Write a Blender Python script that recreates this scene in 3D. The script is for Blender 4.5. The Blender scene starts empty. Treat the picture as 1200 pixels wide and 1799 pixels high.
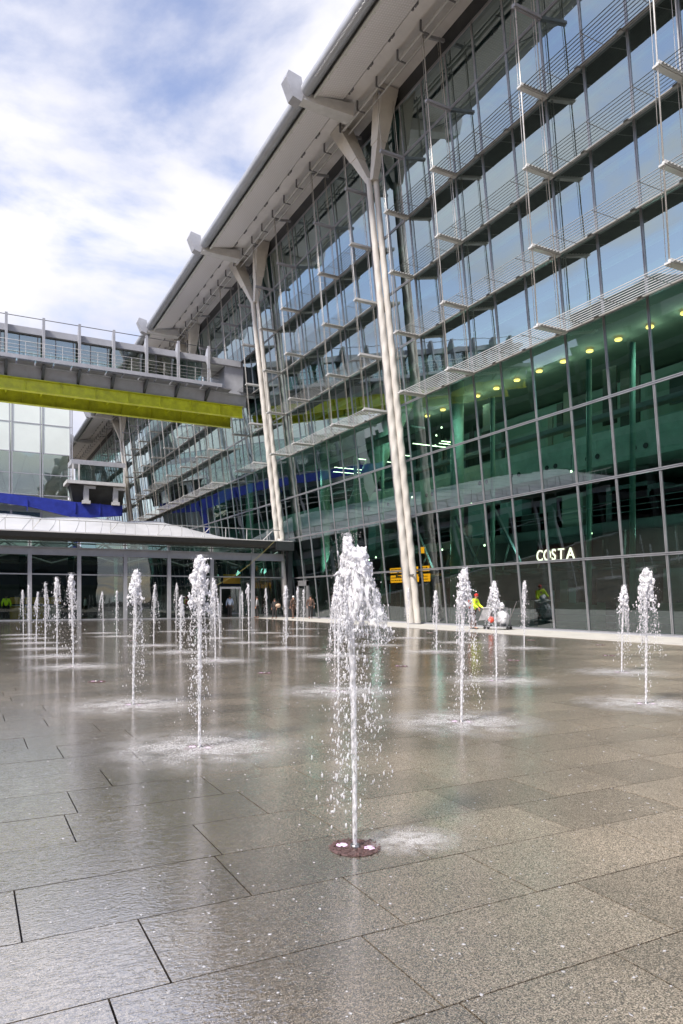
import bpy, bmesh, math, random
from mathutils import Vector, Matrix, noise
sin, cos, pi = math.sin, math.cos, math.pi
R = random.Random(7)
C = bpy.context.scene.collection
sc = bpy.context.scene

# ------------------------------------------------------------------ camera
A = math.atan2(655, 1254)
cd = bpy.data.cameras.new('camera'); cam = bpy.data.objects.new('camera', cd); C.objects.link(cam)
cam.location = (0, 0, 1.45); cam.rotation_euler = (pi/2, 0, -A)
cd.sensor_fit = 'HORIZONTAL'; cd.sensor_width = 36; cd.lens = 1254/1200*36
cd.shift_y = 154/1200; cd.clip_start = .05; cd.clip_end = 3000
sc.camera = cam

# ------------------------------------------------------------------ light and sky
SUN_EL, SUN_AZ = math.radians(50), math.radians(246)      # azimuth clockwise from +Y
w = bpy.data.worlds.new('World'); sc.world = w; w.use_nodes = True
nt = w.node_tree; nt.nodes.clear(); L = nt.links
def N(t, **k):
    n = nt.nodes.new(t)
    for a, b in k.items(): setattr(n, a, b)
    return n
out = N('ShaderNodeOutputWorld'); bg = N('ShaderNodeBackground'); L.new(bg.outputs[0], out.inputs[0])
sky = N('ShaderNodeTexSky'); sky.sky_type = 'NISHITA'; sky.sun_disc = False
sky.sun_elevation = SUN_EL; sky.sun_rotation = SUN_AZ; sky.air_density = 1.0; sky.dust_density = .6; sky.ozone_density = 2.0
bg.inputs[1].default_value = .10
tc = N('ShaderNodeTexCoord'); sep = N('ShaderNodeSeparateXYZ'); L.new(tc.outputs['Generated'], sep.inputs[0])
def M_(op, a, b=None, c=None):
    n = N('ShaderNodeMath', operation=op)
    for i, v in enumerate((a, b, c)):
        if v is None: continue
        if isinstance(v, (int, float)): n.inputs[i].default_value = v
        else: L.new(v, n.inputs[i])
    return n.outputs[0]
zz = M_('MAXIMUM', sep.outputs[2], 0.0)
den = M_('ADD', zz, .22)
u = M_('DIVIDE', sep.outputs[0], den); v = M_('DIVIDE', sep.outputs[1], den)
cmb = N('ShaderNodeCombineXYZ'); L.new(u, cmb.inputs[0]); L.new(v, cmb.inputs[1]); cmb.inputs[2].default_value = 3.1
n1 = N('ShaderNodeTexNoise'); n1.inputs['Scale'].default_value = 2.1; n1.inputs['Detail'].default_value = 9
n1.inputs['Roughness'].default_value = .56; n1.inputs['Distortion'].default_value = .35
L.new(cmb.outputs[0], n1.inputs['Vector'])
n2 = N('ShaderNodeTexNoise'); n2.inputs['Scale'].default_value = .55; n2.inputs['Detail'].default_value = 3
L.new(cmb.outputs[0], n2.inputs['Vector'])
cov = M_('ADD', M_('MULTIPLY', n1.outputs[0], .62), M_('MULTIPLY', n2.outputs[0], .38))
# fewer clouds towards -X, more towards the building and the horizon
cov = M_('ADD', cov, M_('MULTIPLY', sep.outputs[0], .10))
cov = M_('ADD', cov, M_('MULTIPLY', sep.outputs[1], .055))
cov = M_('ADD', cov, M_('MULTIPLY', M_('SUBTRACT', .55, zz), .08))
cr = N('ShaderNodeMapRange', interpolation_type='SMOOTHSTEP'); cr.inputs[1].default_value = .425; cr.inputs[2].default_value = .56
L.new(cov, cr.inputs[0])
n3 = N('ShaderNodeTexNoise'); n3.inputs['Scale'].default_value = 1.1; n3.inputs['Detail'].default_value = 6
L.new(cmb.outputs[0], n3.inputs['Vector'])
ccol = N('ShaderNodeValToRGB'); e = ccol.color_ramp.elements
e[0].position = .38; e[0].color = (3.5, 3.7, 4.7, 1); e[1].position = .60; e[1].color = (5.9, 5.8, 6.0, 1)
L.new(n3.outputs[0], ccol.inputs[0])
skc = N('ShaderNodeMix', data_type='RGBA', blend_type='MULTIPLY'); skc.inputs[0].default_value = 1
L.new(sky.outputs[0], skc.inputs[6]); skc.inputs[7].default_value = (1.9, 1.5, 1.4, 1)
mx = N('ShaderNodeMix', data_type='RGBA'); L.new(cr.outputs[0], mx.inputs[0]); L.new(skc.outputs[2], mx.inputs[6]); L.new(ccol.outputs[0], mx.inputs[7])
L.new(mx.outputs[2], bg.inputs[0])

sd = bpy.data.lights.new('sun', 'SUN'); sd.energy = 3.0; sd.angle = math.radians(10); sd.color = (1, .94, .85)
so = bpy.data.objects.new('sun', sd); C.objects.link(so)
dirv = Vector((sin(SUN_AZ)*cos(SUN_EL), cos(SUN_AZ)*cos(SUN_EL), sin(SUN_EL)))
so.rotation_euler = dirv.to_track_quat('Z', 'Y').to_euler(); so.location = (-10, -10, 40)
vs = sc.view_settings; vs.view_transform = 'Standard'; vs.look = 'None'; vs.exposure = 0.95; vs.gamma = 1; vs.use_curve_mapping = False
sc.render.engine = 'CYCLES'; sc.cycles.max_bounces = 10; sc.cycles.transparent_max_bounces = 24; sc.cycles.glossy_bounces = 4
sc.cycles.caustics_reflective = False; sc.cycles.caustics_refractive = False

# ------------------------------------------------------------------ materials
def mat(name, col, rough=.5, metal=0, spec=.5, noise_amt=.0, nscale=3, bump=0, bscale=40, coat=0, emit=0, trans=0, alpha=1):
    m = bpy.data.materials.new(name); m.use_nodes = True; t = m.node_tree; p = t.nodes['Principled BSDF']
    p.inputs['Base Color'].default_value = (*col, 1); p.inputs['Roughness'].default_value = rough
    p.inputs['Metallic'].default_value = metal; p.inputs['Specular IOR Level'].default_value = spec
    p.inputs['Coat Weight'].default_value = coat; p.inputs['Transmission Weight'].default_value = trans
    p.inputs['Alpha'].default_value = alpha
    if emit:
        p.inputs['Emission Color'].default_value = (*col, 1); p.inputs['Emission Strength'].default_value = emit
    if noise_amt or bump:
        c = t.nodes.new('ShaderNodeTexCoord')
    if noise_amt:
        n = t.nodes.new('ShaderNodeTexNoise'); n.inputs['Scale'].default_value = nscale; n.inputs['Detail'].default_value = 6
        n.inputs['Roughness'].default_value = .65
        t.links.new(c.outputs['Object'], n.inputs['Vector'])
        r = t.nodes.new('ShaderNodeValToRGB'); r.color_ramp.elements[0].position = .3; r.color_ramp.elements[1].position = .7
        a = noise_amt
        r.color_ramp.elements[0].color = (*[x*(1-a) for x in col], 1); r.color_ramp.elements[1].color = (*[min(1, x*(1+a)) for x in col], 1)
        t.links.new(n.outputs[0], r.inputs[0]); t.links.new(r.outputs[0], p.inputs['Base Color'])
        q = t.nodes.new('ShaderNodeMath'); q.operation = 'MULTIPLY_ADD'; q.inputs[1].default_value = .25; q.inputs[2].default_value = rough-.12
        t.links.new(n.outputs[0], q.inputs[0]); t.links.new(q.outputs[0], p.inputs['Roughness'])
    if bump:
        n = t.nodes.new('ShaderNodeTexNoise'); n.inputs['Scale'].default_value = bscale; n.inputs['Detail'].default_value = 4
        t.links.new(c.outputs['Object'], n.inputs['Vector'])
        b = t.nodes.new('ShaderNodeBump'); b.inputs['Strength'].default_value = bump; b.inputs['Distance'].default_value = .01
        t.links.new(n.outputs[0], b.inputs['Height']); t.links.new(b.outputs[0], p.inputs['Normal'])
    return m

M = {}
M['alu'] = mat('grey_aluminium', (.36, .37, .39), .38, .5, noise_amt=.15, nscale=2)
M['darkalu'] = mat('dark_aluminium', (.05, .055, .06), .4, .3, noise_amt=.2, nscale=2)
M['whitesteel'] = mat('pale_painted_steel', (.60, .60, .59), .38, noise_amt=.12, nscale=1.5)
M['greysteel'] = mat('light_grey_steel', (.36, .37, .40), .42, noise_amt=.12, nscale=1.5)
M['midgrey'] = mat('mid_grey_steel', (.17, .17, .18), .5, noise_amt=.2, nscale=1.5)
M['column'] = mat('warm_white_column_paint', (.62, .59, .54), .45, noise_amt=.14, nscale=.9, bump=.1)
M['soffit_in'] = mat('soffit_inner_panel', (.78, .77, .77), .55, noise_amt=.1, nscale=.6)
M['tube'] = mat('eave_tube_paint', (.33, .35, .38), .35, .2, noise_amt=.12, nscale=.7)
M['rod'] = mat('hanger_rod_steel', (.62, .60, .56), .3, .3, noise_amt=.1, nscale=3)
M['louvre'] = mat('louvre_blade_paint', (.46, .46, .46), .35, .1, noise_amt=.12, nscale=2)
M['louvre_under'] = mat('shade_painted_blade_underside', (.085, .095, .09), .6, noise_amt=.3, nscale=2)  # shade put into the colour, so blades mirror dark in the glass
M['yellow'] = mat('yellow_green_girder_paint', (.58, .61, .02), .42, noise_amt=.26, nscale=1.4, bump=.06, bscale=8)
M['blue'] = mat('blue_girder_paint', (.022, .04, .33), .42, noise_amt=.3, nscale=1.0)
M['concrete'] = mat('interior_concrete', (.62, .64, .58), .8, noise_amt=.18, nscale=1.1)
M['slab'] = mat('floor_slab', (.22, .23, .22), .8, noise_amt=.2, nscale=1)
M['ceil'] = mat('white_ceiling', (.7, .72, .68), .7, noise_amt=.08, nscale=1)
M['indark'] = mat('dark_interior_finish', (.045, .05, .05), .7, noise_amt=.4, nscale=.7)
M['interior_floor'] = mat('polished_floor', (.16, .15, .13), .25, noise_amt=.2, nscale=1)
M['greentube'] = mat('pale_green_steel', (.50, .62, .50), .45, noise_amt=.1, nscale=1)
M['navy'] = mat('navy_bulkhead', (.012, .014, .05), .5, noise_amt=.2)
M['ffabric'] = mat('white_roof_cushion', (.74, .75, .78), .35, noise_amt=.08, nscale=.7, bump=.15, bscale=2)
M['fascia'] = mat('dark_gutter_fascia', (.03, .034, .036), .4, noise_amt=.2)
M['palegreen'] = mat('pale_green_glass_panel', (.74, .80, .75), .45, spec=.25, noise_amt=.04, nscale=.3)
M['pave'] = mat('pale_dry_paving', (.50, .48, .44), .8, noise_amt=.15, nscale=1.3, bump=.2, bscale=60)
M['orange'] = mat('orange_sign_face', (1, .22, .005), .4, emit=1.9)
M['costared'] = mat('dark_red_sign_board', (.06, .008, .008), .4)
M['cream'] = mat('lit_cream_letters', (1, .53, .42), .4, emit=3.2)
M['lamp'] = mat('warm_lamp', (1, .42, .12), .4, emit=2.8)
M['spot'] = mat('spot_lamp', (1, .8, .5), .4, emit=6)
M['carpark'] = mat('car_park_concrete', (.06, .07, .065), .85, noise_amt=.3, nscale=.4)
M['plate'] = mat('rusty_bronze_plate', (.14, .085, .078), .45, .3, noise_amt=.92, nscale=70, bump=.4, bscale=120)
M['pinklamp'] = mat('violet_underwater_lamp', (.72, .5, .74), .3, emit=.35)
M['steel'] = mat('bare_steel', (.35, .34, .33), .3, .9)
M['skin'] = mat('skin', (.48, .26, .18), .5)
M['hair'] = mat('dark_hair', (.03, .02, .015), .6)
M['redcap'] = mat('red_cloth', (.55, .03, .02), .7)
M['hiviz'] = mat('yellow_high_visibility_cloth', (.68, .9, .03), .6, emit=.08)
M['hired'] = mat('orange_red_cloth', (.8, .06, .015), .6)
M['reflect'] = mat('silver_reflective_tape', (.6, .6, .58), .3, .4)
M['ropecol'] = mat('olive_rope', (.30, .26, .08), .8)
M['trouser'] = mat('dark_cloth', (.03, .028, .028), .8)
M['brown'] = mat('brown_cloth', (.10, .06, .045), .8)
M['lightblue'] = mat('pale_blue_shirt', (.5, .6, .75), .7)
M['white'] = mat('white_cloth', (.75, .74, .72), .6)
M['beige'] = mat('beige_cloth', (.62, .45, .33), .7)
M['shoe'] = mat('black_leather', (.015, .015, .015), .4)
M['blackrub'] = mat('black_rubber', (.02, .02, .02), .6)
M['bag'] = mat('white_plastic_bag', (.7, .71, .74), .35, trans=.15)
M['greybag'] = mat('grey_canvas', (.33, .33, .34), .7)
M['paper'] = mat('white_paper', (.8, .8, .8), .7)
M['amber'] = mat('amber_counter', (.75, .42, .05), .5, noise_amt=.2)
M['offwhite'] = mat('off_white_counter', (.5, .47, .4), .5)
M['blind'] = mat('pale_roller_blind', (.30, .42, .42), .8, noise_amt=.1, nscale=.5)

def fabric_mat():
    m = M['ffabric']; t = m.node_tree; p = t.nodes['Principled BSDF']; o = t.nodes['Material Output']
    tl = t.nodes.new('ShaderNodeBsdfTranslucent'); tl.inputs[0].default_value = (.8, .82, .85, 1); mx = t.nodes.new('ShaderNodeMixShader'); mx.inputs[0].default_value = .3
    t.links.new(p.outputs[0], mx.inputs[1]); t.links.new(tl.outputs[0], mx.inputs[2]); t.links.new(mx.outputs[0], o.inputs[0]); return m
M['fabric'] = fabric_mat()
def soffit_mat():
    m = mat('perforated_soffit', (.50, .46, .44), .5); t = m.node_tree; p = t.nodes['Principled BSDF']
    c = t.nodes.new('ShaderNodeTexCoord')
    wv = t.nodes.new('ShaderNodeTexWave'); wv.bands_direction = 'Y'; wv.inputs['Scale'].default_value = 2.2
    wx = t.nodes.new('ShaderNodeTexWave'); wx.bands_direction = 'X'; wx.inputs['Scale'].default_value = 2.2
    t.links.new(c.outputs['Object'], wv.inputs[0]); t.links.new(c.outputs['Object'], wx.inputs[0])
    a = t.nodes.new('ShaderNodeMath'); a.operation = 'MULTIPLY'; t.links.new(wv.outputs['Fac'], a.inputs[0]); t.links.new(wx.outputs['Fac'], a.inputs[1])
    r = t.nodes.new('ShaderNodeValToRGB'); r.color_ramp.elements[0].color = (.76, .75, .76, 1); r.color_ramp.elements[1].color = (.92, .91, .93, 1)
    t.links.new(a.outputs[0], r.inputs[0]); t.links.new(r.outputs[0], p.inputs['Base Color'])
    b = t.nodes.new('ShaderNodeBump'); b.inputs['Strength'].default_value = .6; b.inputs['Distance'].default_value = .03
    t.links.new(wv.outputs['Fac'], b.inputs['Height']); t.links.new(b.outputs[0], p.inputs['Normal'])
    return m
M['soffit'] = soffit_mat()

def glass(name, tint, refl, f0=.0, wav=.0, gcol=(1, 1, 1)):
    m = bpy.data.materials.new(name); m.use_nodes = True; t = m.node_tree; t.nodes.clear()
    o = t.nodes.new('ShaderNodeOutputMaterial'); mx = t.nodes.new('ShaderNodeMixShader')
    tr = t.nodes.new('ShaderNodeBsdfTransparent'); tr.inputs[0].default_value = (*tint, 1)
    g = t.nodes.new('ShaderNodeBsdfGlossy'); g.inputs['Roughness'].default_value = .008; g.inputs[0].default_value = (*gcol, 1)
    lw = t.nodes.new('ShaderNodeFresnel'); lw.inputs[0].default_value = 1.55
    a = t.nodes.new('ShaderNodeMath'); a.operation = 'MULTIPLY_ADD'; a.inputs[1].default_value = 1.0; a.inputs[2].default_value = refl
    a.use_clamp = True
    t.links.new(lw.outputs[0], a.inputs[0]); t.links.new(a.outputs[0], mx.inputs[0])
    t.links.new(tr.outputs[0], mx.inputs[1]); t.links.new(g.outputs[0], mx.inputs[2]); t.links.new(mx.outputs[0], o.inputs[0])
    if wav:
        c = t.nodes.new('ShaderNodeTexCoord'); n = t.nodes.new('ShaderNodeTexNoise'); n.inputs['Scale'].default_value = .55; n.inputs['Detail'].default_value = 1
        t.links.new(c.outputs['Object'], n.inputs['Vector'])
        b = t.nodes.new('ShaderNodeBump'); b.inputs['Strength'].default_value = 1; b.inputs['Distance'].default_value = wav
        t.links.new(n.outputs[0], b.inputs['Height']); t.links.new(b.outputs[0], g.inputs['Normal'])
    return m
M['glass'] = glass('green_facade_glass', (.26, .56, .48), .36, wav=.004, gcol=(.80, .94, .95))
M['lowglass'] = glass('teal_lower_facade_glass', (.24, .54, .48), .11, wav=.004, gcol=(.86, .95, 1))
M['clearglass'] = glass('clear_shopfront_glass', (.62, .74, .70), .03, wav=.006)
M['bridgeglass'] = glass('grey_green_bridge_glass', (.55, .66, .62), .22, wav=.01, gcol=(.85, .9, .88))
M['towerglass'] = glass('pale_tower_glass', (.82, .88, .84), .12, wav=.01, gcol=(.9, .95, .93))
M['fin'] = glass('green_glass_fin', (.35, .6, .55), .12)

# water
def water_mat(name, opac, streak=0, scale=30, rough=.12, fade=None, soft=.85):
    m = bpy.data.materials.new(name); m.use_nodes = True; t = m.node_tree; p = t.nodes['Principled BSDF']; o = t.nodes['Material Output']
    p.inputs['Base Color'].default_value = (.90, .90, .93, 1); p.inputs['Roughness'].default_value = rough; p.inputs['IOR'].default_value = 1.33
    p.inputs['Specular IOR Level'].default_value = .8
    tl = t.nodes.new('ShaderNodeBsdfTranslucent'); tl.inputs[0].default_value = (.9, .9, .93, 1)
    m0 = t.nodes.new('ShaderNodeMixShader'); m0.inputs[0].default_value = .18
    t.links.new(p.outputs[0], m0.inputs[1]); t.links.new(tl.outputs[0], m0.inputs[2])
    tr = t.nodes.new('ShaderNodeBsdfTransparent'); tr.inputs[0].default_value = (.95, .96, .97, 1)
    mx = t.nodes.new('ShaderNodeMixShader'); mx.inputs[0].default_value = opac
    t.links.new(tr.outputs[0], mx.inputs[1]); t.links.new(m0.outputs[0], mx.inputs[2])
    if soft:          # thin at the rim of each lump, like aerated water
        lw = t.nodes.new('ShaderNodeLayerWeight'); lw.inputs[0].default_value = .5
        rr_ = t.nodes.new('ShaderNodeMapRange'); rr_.inputs[1].default_value = .35; rr_.inputs[2].default_value = 1.0; rr_.inputs[3].default_value = 0; rr_.inputs[4].default_value = soft
        t.links.new(lw.outputs['Facing'], rr_.inputs[0])
        tr2 = t.nodes.new('ShaderNodeBsdfTransparent'); m3 = t.nodes.new('ShaderNodeMixShader')
        t.links.new(rr_.outputs[0], m3.inputs[0]); t.links.new(mx.outputs[0], m3.inputs[1]); t.links.new(tr2.outputs[0], m3.inputs[2]); t.links.new(m3.outputs[0], o.inputs[0])
    else: t.links.new(mx.outputs[0], o.inputs[0])
    c = t.nodes.new('ShaderNodeTexCoord'); n = t.nodes.new('ShaderNodeTexNoise'); n.inputs['Scale'].default_value = scale; n.inputs['Detail'].default_value = 5
    mp = t.nodes.new('ShaderNodeMapping'); mp.inputs['Scale'].default_value = (1, 1, (.35 if streak > .3 else .7) if streak else 1)
    t.links.new(c.outputs['Object'], mp.inputs[0]); t.links.new(mp.outputs[0], n.inputs['Vector'])
    b = t.nodes.new('ShaderNodeBump'); b.inputs['Strength'].default_value = .5; b.inputs['Distance'].default_value = .006
    t.links.new(n.outputs[0], b.inputs['Height']); t.links.new(b.outputs[0], p.inputs['Normal'])
    if streak:
        r = t.nodes.new('ShaderNodeMapRange'); r.inputs[1].default_value = .40; r.inputs[2].default_value = .60
        r.inputs[3].default_value = opac-streak; r.inputs[4].default_value = min(1, opac+streak)
        t.links.new(n.outputs[0], r.inputs[0]); t.links.new(r.outputs[0], mx.inputs[0])
        if fade:          # the sheet thins and tears towards its lower edge
            sx = t.nodes.new('ShaderNodeSeparateXYZ'); t.links.new(c.outputs['Object'], sx.inputs[0])
            fr = t.nodes.new('ShaderNodeMapRange'); fr.inputs[1].default_value = fade[0]; fr.inputs[2].default_value = fade[1]
            fr.inputs[3].default_value = .14; fr.inputs[4].default_value = -.06
            t.links.new(sx.outputs[2], fr.inputs[0])
            sb = t.nodes.new('ShaderNodeMath'); sb.operation = 'SUBTRACT'; t.links.new(n.outputs[0], sb.inputs[0]); t.links.new(fr.outputs[0], sb.inputs[1])
            t.links.new(sb.outputs[0], r.inputs[0])
    return m
M['foam'] = water_mat('white_foaming_water', .80, .20, 60)
M['drop'] = water_mat('water_droplets', .72, 0, 60)
M['stem'] = water_mat('water_column', .52, .34, 55)
M['sheet'] = water_mat('thin_falling_water_sheet', .50, .46, 42, fade=(1.22, 1.62))

def splash_mat():
    m = bpy.data.materials.new('splashed_foam'); m.use_nodes = True; t = m.node_tree; p = t.nodes['Principled BSDF']; o = t.nodes['Material Output']
    p.inputs['Base Color'].default_value = (.85, .84, .84, 1); p.inputs['Roughness'].default_value = .4
    tr = t.nodes.new('ShaderNodeBsdfTransparent'); mx = t.nodes.new('ShaderNodeMixShader')
    c = t.nodes.new('ShaderNodeTexCoord'); ln = t.nodes.new('ShaderNodeVectorMath'); ln.operation = 'LENGTH'
    t.links.new(c.outputs['Object'], ln.inputs[0])
    mr = t.nodes.new('ShaderNodeMapRange'); mr.interpolation_type = 'SMOOTHSTEP'
    mr.inputs[1].default_value = 1.25; mr.inputs[2].default_value = .10; mr.inputs[3].default_value = 0; mr.inputs[4].default_value = .78
    t.links.new(ln.outputs['Value'], mr.inputs[0])
    n = t.nodes.new('ShaderNodeTexNoise'); n.inputs['Scale'].default_value = 75; n.inputs['Detail'].default_value = 4; n.inputs['Roughness'].default_value = .75
    t.links.new(c.outputs['Object'], n.inputs['Vector'])
    n2 = t.nodes.new('ShaderNodeTexNoise'); n2.inputs['Scale'].default_value = 3; n2.inputs['Detail'].default_value = 3
    t.links.new(c.outputs['Object'], n2.inputs['Vector'])
    r = t.nodes.new('ShaderNodeMapRange'); r.inputs[1].default_value = .38; r.inputs[2].default_value = .60
    t.links.new(n.outputs[0], r.inputs[0])
    r2 = t.nodes.new('ShaderNodeMapRange'); r2.inputs[1].default_value = .28; r2.inputs[2].default_value = .55
    t.links.new(n2.outputs[0], r2.inputs[0])
    a = t.nodes.new('ShaderNodeMath'); a.operation = 'MULTIPLY'; t.links.new(mr.outputs[0], a.inputs[0]); t.links.new(r.outputs[0], a.inputs[1])
    b = t.nodes.new('ShaderNodeMath'); b.operation = 'MULTIPLY'; t.links.new(a.outputs[0], b.inputs[0]); t.links.new(r2.outputs[0], b.inputs[1])
    t.links.new(b.outputs[0], mx.inputs[0]); t.links.new(tr.outputs[0], mx.inputs[1]); t.links.new(p.outputs[0], mx.inputs[2]); t.links.new(mx.outputs[0], o.inputs[0])
    return m
M['splash'] = splash_mat()
M['spat'] = water_mat('flat_splash_water', .5, 0, 80)

def granite():
    m = bpy.data.materials.new('wet_granite_paving'); m.use_nodes = True; t = m.node_tree; p = t.nodes['Principled BSDF']; lk = t.links.new
    c = t.nodes.new('ShaderNodeTexCoord')
    def nz(scale, det=4, rough=.6, vec=None, dist=0):
        n = t.nodes.new('ShaderNodeTexNoise'); n.inputs['Scale'].default_value = scale; n.inputs['Detail'].default_value = det
        n.inputs['Roughness'].default_value = rough; n.inputs['Distortion'].default_value = dist
        lk(vec or c.outputs['Object'], n.inputs['Vector']); return n.outputs[0]
    def mr(x, a, b, lo=0, hi=1):
        n = t.nodes.new('ShaderNodeMapRange'); n.inputs[1].default_value = a; n.inputs[2].default_value = b; n.inputs[3].default_value = lo; n.inputs[4].default_value = hi
        lk(x, n.inputs[0]); return n.outputs[0]
    def mth(op, a, b, cl=False):
        n = t.nodes.new('ShaderNodeMath'); n.operation = op; n.use_clamp = cl
        for i, x in enumerate((a, b)):
            if isinstance(x, (int, float)): n.inputs[i].default_value = x
            else: lk(x, n.inputs[i])
        return n.outputs[0]
    sp0 = nz(110, 4, .85)
    vo = t.nodes.new('ShaderNodeTexVoronoi'); vo.inputs['Scale'].default_value = 230; lk(c.outputs['Object'], vo.inputs['Vector'])
    vs_ = t.nodes.new('ShaderNodeSeparateColor'); lk(vo.outputs['Color'], vs_.inputs[0])
    sp = mth('ADD', mth('MULTIPLY', sp0, .55), mth('MULTIPLY', vs_.outputs[0], .45))
    r = t.nodes.new('ShaderNodeValToRGB'); r.color_ramp.elements[0].position = .30; r.color_ramp.elements[0].color = (.05, .042, .032, 1)
    r.color_ramp.elements[1].position = .72; r.color_ramp.elements[1].color = (.46, .39, .30, 1)
    k = r.color_ramp.elements.new(.5); k.color = (.200, .164, .118, 1)
    lk(sp, r.inputs[0])
    big = nz(.55, 4)
    at = t.nodes.new('ShaderNodeAttribute'); at.attribute_name = 'tone'
    tone = mth('MULTIPLY', mr(big, .3, .7, .68, 1.25), at.outputs['Fac'])
    mul = t.nodes.new('ShaderNodeMix'); mul.data_type = 'RGBA'; mul.blend_type = 'MULTIPLY'; mul.inputs[0].default_value = 1
    lk(r.outputs[0], mul.inputs[6])
    cc = t.nodes.new('ShaderNodeCombineColor'); lk(tone, cc.inputs[0]); lk(tone, cc.inputs[1]); lk(tone, cc.inputs[2]); lk(cc.outputs[0], mul.inputs[7])
    lk(mul.outputs[2], p.inputs['Base Color'])
    p.inputs['Roughness'].default_value = .55; p.inputs['Specular IOR Level'].default_value = .35
    # wetness: the near right corner has drained, the rest carries a film of water
    sx = t.nodes.new('ShaderNodeSeparateXYZ'); lk(c.outputs['Object'], sx.inputs[0])
    d = mth('SUBTRACT', mth('MULTIPLY', sx.outputs[1], .42), mth('MULTIPLY', sx.outputs[0], .40))
    wt = mth('ADD', mth('ADD', d, .10), mth('MULTIPLY', nz(1.1, 4), .75))
    wet = mr(wt, .0, 1.2, .28, 1)
    # ripples on the film
    mp = t.nodes.new('ShaderNodeMapping'); mp.inputs['Rotation'].default_value = (0, 0, .5); mp.inputs['Scale'].default_value = (1, 2.2, 1)
    lk(c.outputs['Object'], mp.inputs[0])
    rip = nz(15, 3, .5, mp.outputs[0], 1.6)
    rip2 = nz(48, 2, .5)
    b2 = t.nodes.new('ShaderNodeBump'); b2.inputs['Distance'].default_value = .0020; lk(mr(sx.outputs[1], 3.0, 10.0, 1.0, .55), b2.inputs['Strength'])
    lk(mth('ADD', rip, mth('MULTIPLY', rip2, .35)), b2.inputs['Height']); 
    gl = t.nodes.new('ShaderNodeBsdfGlossy'); lk(mr(wet, .25, 1, .34, .10), gl.inputs['Roughness']); lk(b2.outputs[0], gl.inputs['Normal'])
    fr = t.nodes.new('ShaderNodeFresnel'); fr.inputs[0].default_value = 1.36; lk(b2.outputs[0], fr.inputs['Normal'])
    msh = t.nodes.new('ShaderNodeMixShader'); pud = mr(mth('ADD', sx.outputs[0], mth('MULTIPLY', nz(1.6, 4), 1.6)), 1.9, 4.2, 1, 0)     # standing water in the low left part
    fac = mth('ADD', mth('MULTIPLY', fr.outputs[0], 1.0), mth('ADD', mth('MULTIPLY', mth('MULTIPLY', pud, mr(sx.outputs[1], 6.0, 11.0, 1, .15)), .50), .05))
    lk(mth('MULTIPLY', wet, fac, True), msh.inputs[0])
    lk(p.outputs[0], msh.inputs[1]); lk(gl.outputs[0], msh.inputs[2]); lk(msh.outputs[0], t.nodes['Material Output'].inputs[0])
    b1 = t.nodes.new('ShaderNodeBump'); b1.inputs['Distance'].default_value = .003; b1.inputs['Strength'].default_value = .18
    lk(sp, b1.inputs['Height']); lk(b1.outputs[0], p.inputs['Normal'])
    return m
M['granite'] = granite()
M['joint'] = mat('dark_paving_joint', (.05, .038, .027), .7)

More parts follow.
